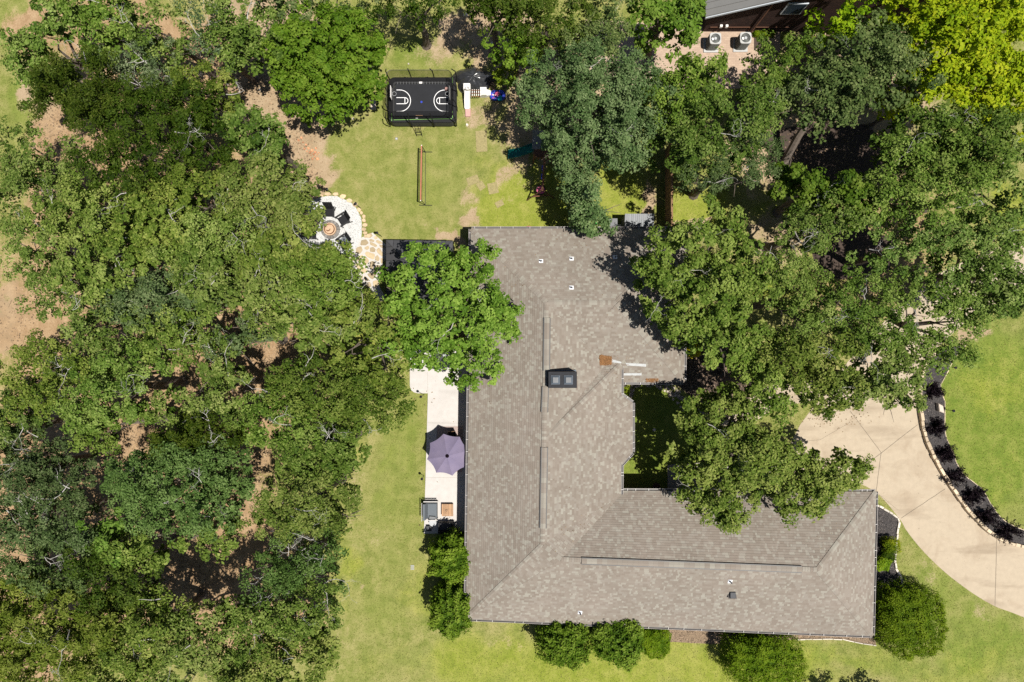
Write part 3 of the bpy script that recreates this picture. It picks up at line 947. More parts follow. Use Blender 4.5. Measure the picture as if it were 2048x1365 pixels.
def ridge_vent(a, b, w=0.31):
    a = P(*a); b = P(*b)
    d = (b - a).normalized(); s = Vector((-d.y, d.x, 0)).normalized()
    mb = MB()
    n = int((b - a).length / 0.3)
    for i in range(n):
        p0 = a.lerp(b, i / n); p1 = a.lerp(b, (i + 1) / n)
        t = random.uniform(.3, .95)
        for sg in (1, -1):
            mb.add([p0 + Vector((0, 0, .115)), p1 + Vector((0, 0, .110)), p1 + s * sg * w / 2 + Vector((0, 0, .055)), p0 + s * sg * w / 2 + Vector((0, 0, .06))], [(0, 1, 2, 3) if sg < 0 else (3, 2, 1, 0)], t)
    o = mb.build('ridge_vent', 'shingle', roof)
    mb = MB()
    mb.hexa([a + s * .212 + Vector((0, 0, -.08)), a - s * .212 + Vector((0, 0, -.08)), b - s * .212 + Vector((0, 0, -.08)), b + s * .212 + Vector((0, 0, -.08))],
            [a + s * .212 + Vector((0, 0, .055)), a - s * .212 + Vector((0, 0, .055)), b - s * .212 + Vector((0, 0, .055)), b + s * .212 + Vector((0, 0, .055))])
    mb.build('vent_baffle', 'black_metal', roof)


ridge_vent((1094, 636, ZR), (1093, 742, ZR)); ridge_vent((1091, 774, ZR), (1089, 825, ZR)); ridge_vent((1089, 895, ZR), (1086, 1057, ZR)); ridge_vent((1163, 1122, ZR), (1603, 1139, ZR))

# walls, soffits
EAVE = [NW, NE, SEn, IC, P(1243, 790, ZE), P(1265, 806, ZE), P(1265, 905, ZE), P(1243, 930, ZE), ICs, NEe, SEe, SW]


def inset(pts, d):
    out_ = []
    n = len(pts)
    ar = sum(pts[i].x * pts[(i + 1) % n].y - pts[(i + 1) % n].x * pts[i].y for i in range(n))
    sg = 1 if ar > 0 else -1
    for i in range(n):
        a, b, c_ = pts[i - 1], pts[i], pts[(i + 1) % n]
        d1 = (b - a); d1.z = 0; d1.normalize(); d2 = (c_ - b); d2.z = 0; d2.normalize()
        n1 = Vector((-d1.y, d1.x, 0)) * sg; n2 = Vector((-d2.y, d2.x, 0)) * sg
        k = (n1 + n2); k.normalize()
        out_.append(b + k * d / max(0.4, k.dot(n1)))
    return out_


wl = inset(EAVE, 0.55)
mb = MB()
for i in range(len(wl)):
    a, b = wl[i], wl[(i + 1) % len(wl)]
    mb.quad((a.x, a.y, 0), (b.x, b.y, 0), (b.x, b.y, 2.58), (a.x, a.y, 2.58))
mb.build('wall', 'house_wall', house)
part('soffit', 'trim_paint', house, lambda m: m.poly([(p.x, p.y, 2.50) for p in inset(EAVE, 0.06)]))
mb = MB()
for L_ in ([A1, C1, C2, C3, C4, A2],):      # raised courtyard wall above the lower slopes
    for i in range(len(L_) - 1):
        a, b = L_[i] + Vector((-.06, 0, -.035)), L_[i + 1] + Vector((-.06, 0, -.035))
        mb.quad((a.x, a.y, 2.45), (b.x, b.y, 2.45), b, a)
mb.build('fascia', 'trim_paint', house)
# a few openings on the long walls
for (ax, ay, bx_, by_) in ((946, 880, 946, 935), (946, 990, 946, 1030), (1000, 1226, 1050, 1228), (1400, 1240, 1450, 1242), (1600, 1248, 1650, 1250)):
    a, b = P(ax, ay), P(bx_, by_)
    if ax == bx_:
        x_ = min(p.x for p in wl) - 0.03
        f_ = part('window', 'trim_white', house, lambda m: m.box((x_ + .1, (a.y + b.y) / 2, 1.4), (.16, abs(a.y - b.y), 1.3)))
        part('pane', 'window_glass', f_, lambda m: m.box((x_, (a.y + b.y) / 2, 1.4), (.06, abs(a.y - b.y) - .12, 1.18)))

# gutters with hangers


def gutter(pts, w=0.12, hang=0.75):
    for i in range(len(pts) - 1):
        a, b = Vector(pts[i]), Vector(pts[i + 1])
        d = b - a; L = d.length
        if L < .05: continue
        d.normalize(); s = Vector((-d.y, d.x, 0)).normalized()      # outward side of the eave
        mb = MB()
        z = Vector((0, 0, 1))
        for (o0, o1, z0, z1, t) in ((0.012, w, -.10, -.09, .5), (0.006, 0.016, -.10, -.015, .5)):
            mb.hexa([a + s * o0 + z * z0, b + s * o0 + z * z0, b + s * o1 + z * z0, a + s * o1 + z * z0], [a + s * o0 + z * z1, b + s * o0 + z * z1, b + s * o1 + z * z1, a + s * o1 + z * z1], t)
        g = mb.build('gutter', 'gutter_dark', house)
        mb = MB()
        mb.hexa([a + s * w - z * .10, b + s * w - z * .10, b + s * (w + .025) - z * .10, a + s * (w + .025) - z * .10], [a + s * w - z * .01, b + s * w - z * .01, b + s * (w + .025) - z * .01, a + s * (w + .025) - z * .01])
        mb.build('gutter_lip', 'gutter_lip', g)
        n = max(1, int(L / hang))
        for k in range(n):
            p = a + d * ((k + .5) * L / n + random.uniform(-.3, .3))
            MB().box(p + s * (w / 2 + .01) - z * .008, (.026, w + .03, .016), math.atan2(s.x, -s.y)).build('hanger', 'hanger', g)


gutter([SW, NW]); gutter([NW, NE]); gutter([NE, SEn]); gutter([SEn, IC]); gutter([A1, C1, C2, C3, C4, A2], hang=0.6)
gutter([ICs, NEe]); gutter([NEe, SEe]); gutter([SEe, SW], hang=1.1)

# chimney box with two flues
cz = 5.25
ch = [P(1097, 744, cz), P(1153, 744, cz), P(1153, 776, cz), P(1097, 776, cz)]
chim = part('chimney', 'chimney_metal', house, lambda m: m.prism(ch, 3.6, cz))
base_c = sum(ch, Vector()) / 4
part('chimney_flashing', 'flue_metal', chim, lambda m: m.hexa([p * 1 + (p - base_c) * .12 + Vector((0, 0, -1.2)) for p in ch[::-1]], [Vector((p.x + (p.x - base_c.x) * .12, p.y + (p.y - base_c.y) * .12, 4.62 - max(0, (p.x - ch[0].x)) * .40)) for p in ch[::-1]]))
part('chimney_cap', 'chimney_metal', chim, lambda m: m.hexa([(p.x + (p.x - base_c.x) * .03, p.y + (p.y - base_c.y) * .03, cz) for p in ch[::-1]], [(p.x, p.y, cz + .05) for p in ch[::-1]]))
for qx in (1111, 1137):
    c_ = P(qx, 760.5, cz + .2)
    fl = part('flue', 'flue_metal', chim, lambda m: m.prism([(c_.x - .26, c_.y - .26), (c_.x + .26, c_.y - .26), (c_.x + .26, c_.y + .26), (c_.x - .26, c_.y + .26)], cz + .05, cz + .12))
    part('flue_cap', 'flue_metal', fl, lambda m: m.hexa([(c_.x - .24, c_.y - .24, cz + .14), (c_.x + .24, c_.y - .24, cz + .14), (c_.x + .24, c_.y + .24, cz + .14), (c_.x - .24, c_.y + .24, cz + .14)], [(c_.x - .16, c_.y - .16, cz + .24), (c_.x + .16, c_.y - .16, cz + .24), (c_.x + .16, c_.y + .16, cz + .24), (c_.x - .16, c_.y + .16, cz + .24)]))
    part('flue_top', 'mid_grey', fl, lambda m: m.box((c_.x, c_.y, cz + .255), (.30, .30, .02)))


def roof_z(px, py):
    """height of the roof plane under a photograph pixel"""
    o_ = Vector((0, 0, CAM_H)); d = (P(px, py, 0) - o_)
    best = None
    for f in FACES[:12]:
        n = (f[1] - f[0]).cross(f[2] - f[0])
        dn = n.dot(d)
        if abs(dn) < 1e-9: continue
        t = n.dot(f[0] - o_) / dn
        p = o_ + d * t
        if inside([(q.x, q.y) for q in f], p.x, p.y):
            if best is None or p.z > best[0]: best = (p.z, p, n.normalized() * (1 if n.z > 0 else -1))
    return best


from mathutils import Quaternion
for (x, y) in ((965, 489), (1082, 523), (1143, 518), (1143, 576), (1230, 515), (1460, 1163), (1160, 1225), (968, 930)):
    hit = roof_z(x, y)
    if hit is None or (x, y) == (968, 930): continue
    z_, p, n = hit
    up = (Vector((0, 0, 1)) - n * n.z).normalized(); ac = up.cross(n)
    mb = MB()
    w_ = .13
    mb.hexa([p + ac * sx * w_ + up * sy * w_ + n * .012 for sx, sy in ((-1, -1), (1, -1), (1, 1), (-1, 1))], [p + ac * sx * w_ + up * sy * w_ + n * .028 for sx, sy in ((-1, -1), (1, -1), (1, 1), (-1, 1))])
    vt = mb.build('vent_boot', 'white_metal', house)
    mb = MB()
    mb.lathe((p.x, p.y, p.z), [(.085, .01), (.06, .10), (.05, .12)], 12); mb.build('boot_collar', 'white_metal', vt)
    mb = MB(); mb.lathe((p.x, p.y, p.z), [(.045, .0), (.045, .32), (.03, .32), (.03, .2)], 12); mb.build('vent_pipe', 'vent_pipe', vt)
z_, p, n = roof_z(1464, 1189)
bv = part('box_vent', 'dark_grey', house, lambda m: m.bevel_prism([(p.x - .17, p.y - .19), (p.x + .17, p.y - .19), (p.x + .17, p.y + .19), (p.x - .17, p.y + .19)], p.z - .15, p.z + .2, .03))
part('vent_flange', 'gutter_dark', bv, lambda m: m.box((p.x, p.y, p.z + .01), (.5, .5, .03), rx=-.41))


def on_roof(pts, name, mat, lift=0.03, th=0.012, parent=house):
    lo = []; hi = []
    for (x, y) in pts:
        h = roof_z(x, y)
        lo.append(h[1] + h[2] * (lift - th)); hi.append(h[1] + h[2] * lift)
    return MB().hexa(lo, hi).build(name, mat, parent)


on_roof([(1221, 718), (1243, 724), (1242, 727), (1221, 724)], 'flashing_strip', 'flashing')
on_roof([(1251, 726), (1292, 728), (1292, 733.5), (1254, 731)], 'flashing_strip', 'flashing')
on_roof([(1246, 746.5), (1283, 746.5), (1283, 751), (1246, 751)], 'flashing_strip', 'flashing')
# needles caught behind the flashing
mb = MB()
for i in range(900):
    x, y = random.uniform(1200, 1222), random.uniform(711, 730)
    if abs(y - 720.5) > 9.5 - (x - 1200) * .12: continue
    h = roof_z(x, y)
    if not h: continue
    a = random.uniform(0, 6.28); L_ = .09
    p = h[1] + h[2] * random.uniform(.02, .08)
    d = Vector((math.cos(a), math.sin(a), random.uniform(-.2, .2))) * L_
    s = Vector((-d.y, d.x, 0)).normalized() * .012
    mb.quad(p - d - s, p + d - s, p + d + s, p - d + s, random.random())
for i in range(130):
    x, y = random.uniform(1292, 1316), random.uniform(757, 764)
    h = roof_z(x, y)
    if not h: continue
    a = random.uniform(0, 6.28); p = h[1] + h[2] * random.uniform(.02, .04)
    d = Vector((math.cos(a), math.sin(a), 0)) * .07; s = Vector((-d.y, d.x, 0)).normalized() * .01
    mb.quad(p - d - s, p + d - s, p + d + s, p - d + s, random.random())
tag(mb.build('pine_needles', 'pine_needles'), 'orange drift of dry needles caught on the roof by white flashing', kind='stuff')

# leaves and twigs dropped on the shingles under the overhanging oaks
mb = MB()
for (cx, cy, rx, ry, n) in ((990, 600, 60, 110, 110), (960, 760, 40, 60, 50), (1290, 600, 60, 90, 110), (1230, 740, 40, 40, 50), (1480, 1040, 140, 40, 150), (1150, 1050, 40, 60, 30), (1620, 1060, 90, 40, 40), (1180, 480, 70, 20, 40)):
    for i in range(n):
        x, y = random.gauss(cx, rx * .6), random.gauss(cy, ry * .6)
        h = roof_z(x, y)
        if not h: continue
        a = random.uniform(0, 6.28); L = random.uniform(.018, .036); p = h[1] + h[2] * .032
        d = Vector((math.cos(a), math.sin(a), 0)); d = (d - h[2] * d.dot(h[2])) * L; s = h[2].cross(d) * .55
        mb.quad(p - d - s, p + d - s, p + d + s, p - d + s, random.random())
tag(mb.build('roof_leaves', 'dry_leaf'), 'dry leaves lying on the shingles under overhanging oaks', kind='stuff')

# ------------------------------------------------------------------ neighbouring house, upper edge of the photograph
nb = thing('neighbour_house', P(1560, 40), 'neighbouring house with grey standing-seam roof and dark brown brick gable', 'house')
wy = P(1400, 64).y
wx0, wx1 = P(1405, 64).x, P(1860, 64).x
pk = (wx0 + wx1) / 2
mb = MB()
mb.add([(wx0, wy, 0), (wx1, wy, 0), (wx1, wy, 3.0), (pk, wy, 6.8), (wx0, wy, 2.75)], [(0, 1, 2, 3, 4)])
mb.add([(wx0, wy, 0), (wx0, wy, 2.75), (wx0, wy + 9, 2.75), (wx0, wy + 9, 0)], [(0, 1, 2, 3)])
mb.add([(wx1, wy, 0), (wx1, wy + 9, 0), (wx1, wy + 9, 3.0), (wx1, wy, 3.0)], [(0, 1, 2, 3)])
mb.build('wall', 'brick_wall', nb)
slope = (6.8 - 2.75) / (pk - wx0)
rf = MB(); ex = wx0 - .55; ez = 2.75 - .55 * slope + .14
rf.hexa([(ex, wy - .3, ez - .08), (pk, wy - .3, 6.86), (pk, wy + 9, 6.86), (ex, wy + 9, ez - .08)], [(ex, wy - .3, ez), (pk, wy - .3, 6.94), (pk, wy + 9, 6.94), (ex, wy + 9, ez)])
sl2 = (6.8 - 3.0) / (wx1 - pk)
rf.hexa([(pk, wy - .3, 6.86), (wx1 + .5, wy - .3, 3.0 - .5 * sl2 + .06), (wx1 + .5, wy + 9, 3.0 - .5 * sl2 + .06), (pk, wy + 9, 6.86)], [(pk, wy - .3, 6.94), (wx1 + .5, wy - .3, 3.0 - .5 * sl2 + .14), (wx1 + .5, wy + 9, 3.0 - .5 * sl2 + .14), (pk, wy + 9, 6.94)])
nroof = rf.build('roof', 'metal_roof', nb)
for k in range(22):      # standing seams run up the slope
    y_ = wy - .25 + k * .42
    MB().hexa([(ex, y_ - .02, ez), (ex, y_ + .02, ez), (pk, y_ + .02, 6.94), (pk, y_ - .02, 6.94)], [(ex, y_ - .015, ez + .05), (ex, y_ + .015, ez + .05), (pk, y_ + .015, 6.99), (pk, y_ - .015, 6.99)]).build('seam', 'metal_roof', nroof)
MB().hexa([(ex, wy - .36, ez - .16), (pk, wy - .36, 6.8), (pk, wy - .31, 6.8), (ex, wy - .31, ez - .16)], [(ex, wy - .36, ez + .02), (pk, wy - .36, 6.96), (pk, wy - .31, 6.96), (ex, wy - .31, ez + .02)]).build('rake_trim', 'trim_white', nroof)
wn_ = part('window', 'trim_white', nb, lambda m: m.box((P(1548, 64).x, wy - .03, 3.15), (1.25, .1, 1.3)))
part('pane', 'window_glass', wn_, lambda m: m.box((P(1548, 64).x, wy - .075, 3.15), (1.1, .03, 1.14)))
part('downspout', 'red_wood', nb, lambda m: m.box((P(1501, 64).x, wy - .06, 2.0), (.1, .1, 4.0)))
part('pilaster', 'brick_wall', nb, lambda m: m.box((P(1499, 64).x, wy - .02, 2.4), (.22, .16, 4.8)))
part('conduit', 'red_wood', nb, lambda m: m.tube([(wx0 + .3, wy - .05, .75), (P(1492, 64).x, wy - .05, .75), (P(1494, 64).x, wy - .05, .2)], .02))
part('conduit', 'red_wood', nb, lambda m: m.tube([(P(1502, 64).x, wy - .05, .75), (P(1570, 64).x, wy - .05, .75)], .02))
for x_ in (1433, 1444):
    part('meter_box', 'white_plastic', nb, lambda m: m.box((P(x_, 64).x, wy - .09, .95), (.16, .14, .2)))


def ac_unit(px, py, label):
    c = P(px, py)
    r = thing('air_conditioner', c, label, 'air conditioner', 'condenser units beside the brick gable')
    h = 1.1; w = .38
    part('pad', 'ac_paint', r, lambda m: m.box((0, 0, .05), (.95, .95, .09)), world=False)
    sq = [(-w, -w), (w, -w), (w, w), (-w, w)]
    rnd = []
    for k in range(20):
        t = 2 * math.pi * k / 20; cx_, sy_ = math.cos(t), math.sin(t)
        e = .38
        rnd.append((w * math.copysign(abs(cx_) ** e, cx_), w * math.copysign(abs(sy_) ** e, sy_)))
    cab = part('cabinet', 'ac_side', r, lambda m: m.prism([(a * .97, b * .97) for a, b in rnd], .09, h - .05), world=False)
    for z_ in np.arange(.16, h - .08, .06):
        part('louvre', 'ac_side', cab, lambda m: m.prism([(a * .995, b * .995) for a, b in rnd], z_, z_ + .022), world=False)
    def lid(m):
        n = len(rnd)
        ring = [(.31 * math.cos(2 * math.pi * k / n), .31 * math.sin(2 * math.pi * k / n)) for k in range(n)]
        vs = [(a, b, h - .05) for a, b in rnd] + [(a * .97, b * .97, h) for a, b in rnd] + [(a, b, h) for a, b in ring] + [(a, b, h - .10) for a, b in ring]
        fs = []
        for lv in range(3):
            fs += [(lv * n + k, lv * n + (k + 1) % n, (lv + 1) * n + (k + 1) % n, (lv + 1) * n + k) for k in range(n)]
        m.add(vs, fs)
    part('lid', 'ac_paint', r, lid, world=False)
    part('fan_well', 'ac_grille', r, lambda m: m.lathe((0, 0, h - .12), [(.31, .02), (.28, 0), (0.001, 0)], 20), world=False)
    gl = part('grille', 'ac_grille', r, lambda m: [m.lathe((0, 0, h - .02), [(q_, 0), (q_ + .008, .012), (q_ + .016, 0)], 28, close=False) for q_ in (.12, .17, .22, .27, .3)], world=False)
    for k in range(4):
        a = k * math.pi / 2 + .4
        part('fan_blade', 'mid_grey', gl, lambda m: m.add([(.05 * math.cos(a), .05 * math.sin(a), h - .07), (.27 * math.cos(a - .3), .27 * math.sin(a - .3), h - .09), (.27 * math.cos(a + .35), .27 * math.sin(a + .35), h - .05)], [(0, 1, 2)]), world=False)
    part('hub', 'light_grey', gl, lambda m: m.lathe((0, 0, h - .01), [(.10, 0), (.085, .015), (.001, .018)], 18), world=False)
    part('tag_plate', 'white_plastic', gl, lambda m: m.box((-.18, -.05, h + .004), (.12, .16, .008), .3), world=False)


ac_unit(1421, 92, 'pale grey air conditioner cube touching the bright leafy tree')
ac_unit(1480, 91, 'pale grey air conditioner cube below the downspout of the brick gable')
for i_, (x0, y0) in enumerate(((1508, 74), (1524, 74))):
    o = part('planter_bed', 'mulch_dark', None, lambda m: m.prism(PA([(x0, y0), (x0 + 13, y0), (x0 + 13, y0 + 24), (x0, y0 + 24)]), 0, .05))
    tag(o, ('small soil bed in the brick terrace close to the air conditioner', 'small soil bed in the brick terrace half under the oak')[i_], 'planting bed', 'soil beds in the brick terrace')

# ------------------------------------------------------------------ gazebo with dark metal hip roof
gz = thing('gazebo', P(835, 545), 'charcoal metal-roofed gazebo half hidden under the oak beside the flagstones', 'gazebo')
g0, g1, g2, g3 = P(773, 481, 2.35), P(905, 483, 2.35), P(905, 618, 2.35), P(773, 618, 2.35)
ga, gb = P(826, 538, 3.25), P(852, 538, 3.25)


def panels(a, b, c_, d_, n, name='roof_panel', mat='gazebo_roof'):
    """eave a->b, top d_->c_ : n pans with raised seams"""
    for i in range(n):
        t0, t1 = i / n, (i + 1) / n
        p0, p1 = a.lerp(b, t0), a.lerp(b, t1); q0_, q1_ = d_.lerp(c_, t0), d_.lerp(c_, t1)
        mb = MB(); z = Vector((0, 0, 1))
        dd = (p1 - p0).normalized() * .012
        mb.hexa([p0 + dd, p1 - dd, q1_, q0_], [p0 + dd + z * .025, p1 - dd + z * .025, q1_ + z * .025, q0_ + z * .025], random.random())
        mb.build(name, mat, gz)


def hip_panels(a, b, c_, d_, step):
    """pans of constant width running up the slope of a hip face, trimmed by the hips"""
    e = (b - a); L = e.length; e.normalize()
    n_ = (b - a).cross(c_ - a).normalized()
    if n_.z < 0: n_ = -n_
    up = n_.cross(e)
    if up.z < 0: up = -up
    H_ = (c_ - a).dot(up)
    u_d, u_c = (d_ - a).dot(e), (c_ - a).dot(e)

    def top(u):
        if u < u_d: return H_ * u / max(u_d, 1e-6)
        if u > u_c: return H_ * (L - u) / max(L - u_c, 1e-6)
        return H_
    n = int(L / step)
    for i in range(n):
        u0, u1 = L * i / n + .012, L * (i + 1) / n - .012
        pts = [a + e * u0, a + e * u1, a + e * u1 + up * max(.01, top(u1)), a + e * u0 + up * max(.01, top(u0))]
        MB().hexa(pts, [p + n_ * .03 for p in pts], random.random()).build('roof_panel', 'gazebo_roof', gz)
    mb = MB(); pts = [a, b, c_, d_]; mb.hexa([p - n_ * .02 for p in pts], [p + n_ * .008 for p in pts]); mb.build('roof_sheet', 'black_metal', gz)


hip_panels(g1, g0, ga, gb, .42); hip_panels(g0, g3, ga + Vector((0, -.01, 0)), ga, .42); hip_panels(g2, g1, gb, gb + Vector((0, -.01, 0)), .42); hip_panels(g3, g2, gb, ga, .42)
for a, b in ((g0, g1), (g1, g2), (g2, g3), (g3, g0)):
    MB().tube([a - Vector((0, 0, .05)), b - Vector((0, 0, .05))], .07, 4).build('gutter', 'black_metal', gz)
for p in (g0, g1, g2, g3):
    c_ = p.lerp((g0 + g2) / 2, .06)
    MB().box((c_.x, c_.y, 1.16), (.16, .16, 2.32)).build('post', 'black_metal', gz)
for a, b in ((g0, ga), (g3, ga), (g1, gb), (g2, gb)):
    MB().tube([a + Vector((0, 0, .03)), b + Vector((0, 0, .04))], .04, 5).build('hip_cap', 'gazebo_roof', gz)

# ------------------------------------------------------------------ trampoline
T0 = P(777, 155, .9); T1 = P(912, 246, .9)
tc = Vector(((T0.x + T1.x) / 2, (T0.y + T1.y) / 2, 0))
tw, tl = (T1.x - T0.x) / 2, (T0.y - T1.y) / 2
tr = thing('trampoline', tc, 'large rectangular black trampoline with safety net and painted ball court on the back lawn', 'trampoline')


def rrect(w, l, r, n=5):
    o_ = []
    for cx_, cy_, a0 in ((w - r, l - r, 0), (-w + r, l - r, 90), (-w + r, -l + r, 180), (w - r, -l + r, 270)):
        for k in range(n + 1):
            t = math.radians(a0 + 90 * k / n)
            o_.append((cx_ + r * math.cos(t), cy_ + r * math.sin(t)))
    return o_


def ringface(m, outer, inner, z0, z1):
    n = len(outer)
    m.add([(a, b, z0) for a, b in outer] + [(a, b, z1) for a, b in inner], [(k, (k + 1) % n, n + (k + 1) % n, n + k) for k in range(n)])


L_ = dict(world=False)
part('jumping_mat', 'black_mat', tr, lambda m: m.prism(rrect(tw - .42, tl - .42, .12), .86, .885), **L_)
part('safety_pad', 'black_metal', tr, lambda m: (ringface(m, rrect(tw, tl, .4), rrect(tw - .02, tl - .02, .38), .84, .93), ringface(m, rrect(tw - .02, tl - .02, .38), rrect(tw - .40, tl - .40, .12), .93, .90)), **L_)
part('pad_skirt', 'dark_grey', tr, lambda m: ringface(m, rrect(tw + .02, tl + .02, .4), rrect(tw + .0, tl + .0, .4), .30, .9), **L_)
for k in range(18):
    x_ = -tw + .6 + k * (2 * tw - 1.2) / 17
    part('spring', 'mid_grey', tr, lambda m: m.tube([(x_, tl - .46, .905), (x_, tl - .3, .915)], .012, 4), **L_)
for sx, y0, y1 in ((-1, -tl + .1, -tl + .6), (1, -tl + .3, -tl + .75), (1, tl - .5, tl - .02)):
    part('trim_strip', 'lime_trim', tr, lambda m: m.box((sx * (tw - .22), (y0 + y1) / 2, .945), (.03, y1 - y0, .012)), **L_)
part('trim_strip', 'lime_trim', tr, lambda m: m.box((0.05, -tl + .21, .945), (2 * tw - .6, .028, .012), .02), **L_)
# painted court


def arc_line(m, c, r, a0, a1, w=.02, n=22, z=.889):
    for k in range(n):
        t0, t1 = math.radians(a0 + (a1 - a0) * k / n), math.radians(a0 + (a1 - a0) * (k + 1) / n)
        m.quad((c[0] + (r - w) * math.cos(t0), c[1] + (r - w) * math.sin(t0), z), (c[0] + (r + w) * math.cos(t0), c[1] + (r + w) * math.sin(t0), z), (c[0] + (r + w) * math.cos(t1), c[1] + (r + w) * math.sin(t1), z), (c[0] + (r - w) * math.cos(t1), c[1] + (r - w) * math.sin(t1), z))


def seg_line(m, a, b, w=.02, z=.8895):
    a = Vector((*a, z)); b = Vector((*b, z)); d = (b - a).normalized(); s = Vector((-d.y, d.x, 0)) * w
    m.quad(a - s, b - s, b + s, a + s)


for sg in (-1, 1):
    ex_ = sg * (tw - .52)
    def court(m):
        cx_ = ex_ - sg * .22
        seg_line(m, (ex_, -.74), (cx_, -.74)); seg_line(m, (ex_, .66), (cx_, .66))
        c0 = (cx_, -.04)
        if sg < 0: arc_line(m, c0, .70, -90, 90)
        else: arc_line(m, c0, .70, 90, 270)
        kx = ex_ - sg * .55
        seg_line(m, (ex_, .16), (kx, .16)); seg_line(m, (ex_, -.24), (kx, -.24)); seg_line(m, (kx, .16), (kx, -.24))
        if sg < 0: arc_line(m, (kx, -.04), .20, -90, 90)
        else: arc_line(m, (kx, -.04), .20, 90, 270)
    part('court_lines', 'line_white', tr, court, **L_)
    bb = part('backboard', 'white_plastic', tr, lambda m: m.box((sg * (tw - .33), .15, 1.75), (.03, .75, .5)), **L_)
    part('hoop', 'light_grey', bb, lambda m: [m.tube([(sg * (tw - .5) + .13 * math.cos(t), .15 + .13 * math.sin(t), 1.6) for t in np.linspace(0, 2 * math.pi, 16)], .01, 4)], **L_)
part('logo', 'white_plastic', tr, lambda m: m.box((-.1, tl - .36, .925), (.2, .12, .01)), **L_)
part('logo', 'blue_toy', tr, lambda m: m.lathe((-.05, -.12, .889), [(.07, 0), (.001, .002)], 12), **L_)
part('warning_label', 'tan_wood', tr, lambda m: m.box((-.2, -tl + .47, .915), (.45, .03, .008)), **L_)
part('warning_label', 'white_plastic', tr, lambda m: m.box((-.35, -tl + .28, .945), (.15, .06, .008)), **L_)
NT = 2.5
poles = [(-.98, .98), (-.33, 1), (.33, 1), (.98, .98), (.98, -.98), (.33, -1), (-.33, -1), (-.98, -.98), (1, .33), (1, -.33), (-1, .33), (-1, -.33)]
net_o = rrect(tw - .12, tl - .12, .3, 4); net_i = rrect(tw - .3, tl - .3, .2, 4)


def netf(m):
    n = len(net_o)
    lv = [(net_i, .93), (net_o, 1.5), (net_o, 2.2), (rrect(tw - .18, tl - .18, .28, 4), NT)]
    vs = []
    for ring, z in lv: vs += [(a, b, z) for a, b in ring]
    fs = []
    for i in range(len(lv) - 1): fs += [(i * n + k, i * n + (k + 1) % n, (i + 1) * n + (k + 1) % n, (i + 1) * n + k) for k in range(n)]
    m.add(vs, fs)


part('safety_net', 'net_mesh', tr, netf, **L_)
part('top_rail', 'black_metal', tr, lambda m: m.tube([(a, b, NT) for a, b in rrect(tw - .18, tl - .18, .28, 4)] + [(tw - .18, tl - .46, NT)], .018, 5), **L_)
for (ux, uy) in poles:
    part('net_pole', 'black_fabric', tr, lambda m: m.tube([(ux * (tw + .03), uy * (tl + .03), .25), (ux * (tw + .08), uy * (tl + .08), 1.0), (ux * (tw + .06), uy * (tl + .06), 1.8), (ux * (tw - .1), uy * (tl - .1), NT)], .035, 6), **L_)
for ux in (-1, -.33, .33, 1):
    for uy in (-1, 1):
        part('leg', 'black_metal', tr, lambda m: m.tube([(ux * (tw - .1), uy * (tl - .1), 0), (ux * (tw - .1), uy * (tl - .1), .85)], .03, 6), **L_)
def ladder(m):
    for s_ in (-.18, .18): m.tube([(-.36 + s_, -tl - .10, .85), (-.3 + s_, -tl - .62, 0)], .02, 5)
    for t in (.35, .6, .85): m.tube([(-.54 + .06 * t, -tl - .1 - .52 * t, .85 * (1 - t)), (-.18 + .06 * t, -tl - .1 - .52 * t, .85 * (1 - t))], .02, 5)
part('ladder', 'black_metal', tr, ladder, **L_)
bl = P(893, 178, 1.0)
tag(part('ball', 'pink_plastic', None, lambda m: m.lathe(bl - Vector((0, 0, .11)), [(.001, 0), (.06, .02), (.10, .06), (.12, .12), (.10, .18), (.06, .22), (.001, .24)], 14)), 'small ball lying on the trampoline court', 'ball')

# ------------------------------------------------------------------ tarp heap, play slide, toys
tp = P(948, 162)
hx = []
nr, ns = 9, 28
mb = MB(); vs = []
for i in range(nr):
    f_ = i / (nr - 1)
    for k in range(ns):
        t = 2 * math.pi * k / ns
        r = (1.28 + .12 * math.sin(3 * t + .5) + .10 * math.sin(5 * t) + .05 * math.sin(9 * t)) * f_
        z = .85 * (1 - f_ ** 2.4) + .10 * math.sin(7 * t + 4 * f_) * f_ * (1 - f_) * 2 + .05 * math.sin(13 * t) * f_ + random.uniform(-.03, .03)
        vs.append((tp.x + r * 1.08 * math.cos(t), tp.y + r * .72 * math.sin(t), max(.015, z)))
fs = [(i * ns + k, i * ns + (k + 1) % ns, (i + 1) * ns + (k + 1) % ns, (i + 1) * ns + k) for i in range(nr - 1) for k in range(ns)]
mb.add(vs, fs)
simple('tarp', (0.030, 0.031, 0.034), 0.32, 0.3, 5.0, spec=0.6)
tag(mb.build('tarp_heap', 'tarp', smooth=False), 'crumpled black plastic tarp over a heap beside the trampoline', 'tarp')
wf = thing('timber_frame', P(985, 172), 'small weathered timber frame lying beside the black tarp', 'timber')
for a, b in (((974, 166), (992, 172)), ((976, 171), (990, 180)), ((990, 168), (986, 183)), ((976, 162), (988, 167))):
    MB().tube([P(*a, .08), P(*b, .1)], .04, 4).build('board', 'tan_wood', wf)

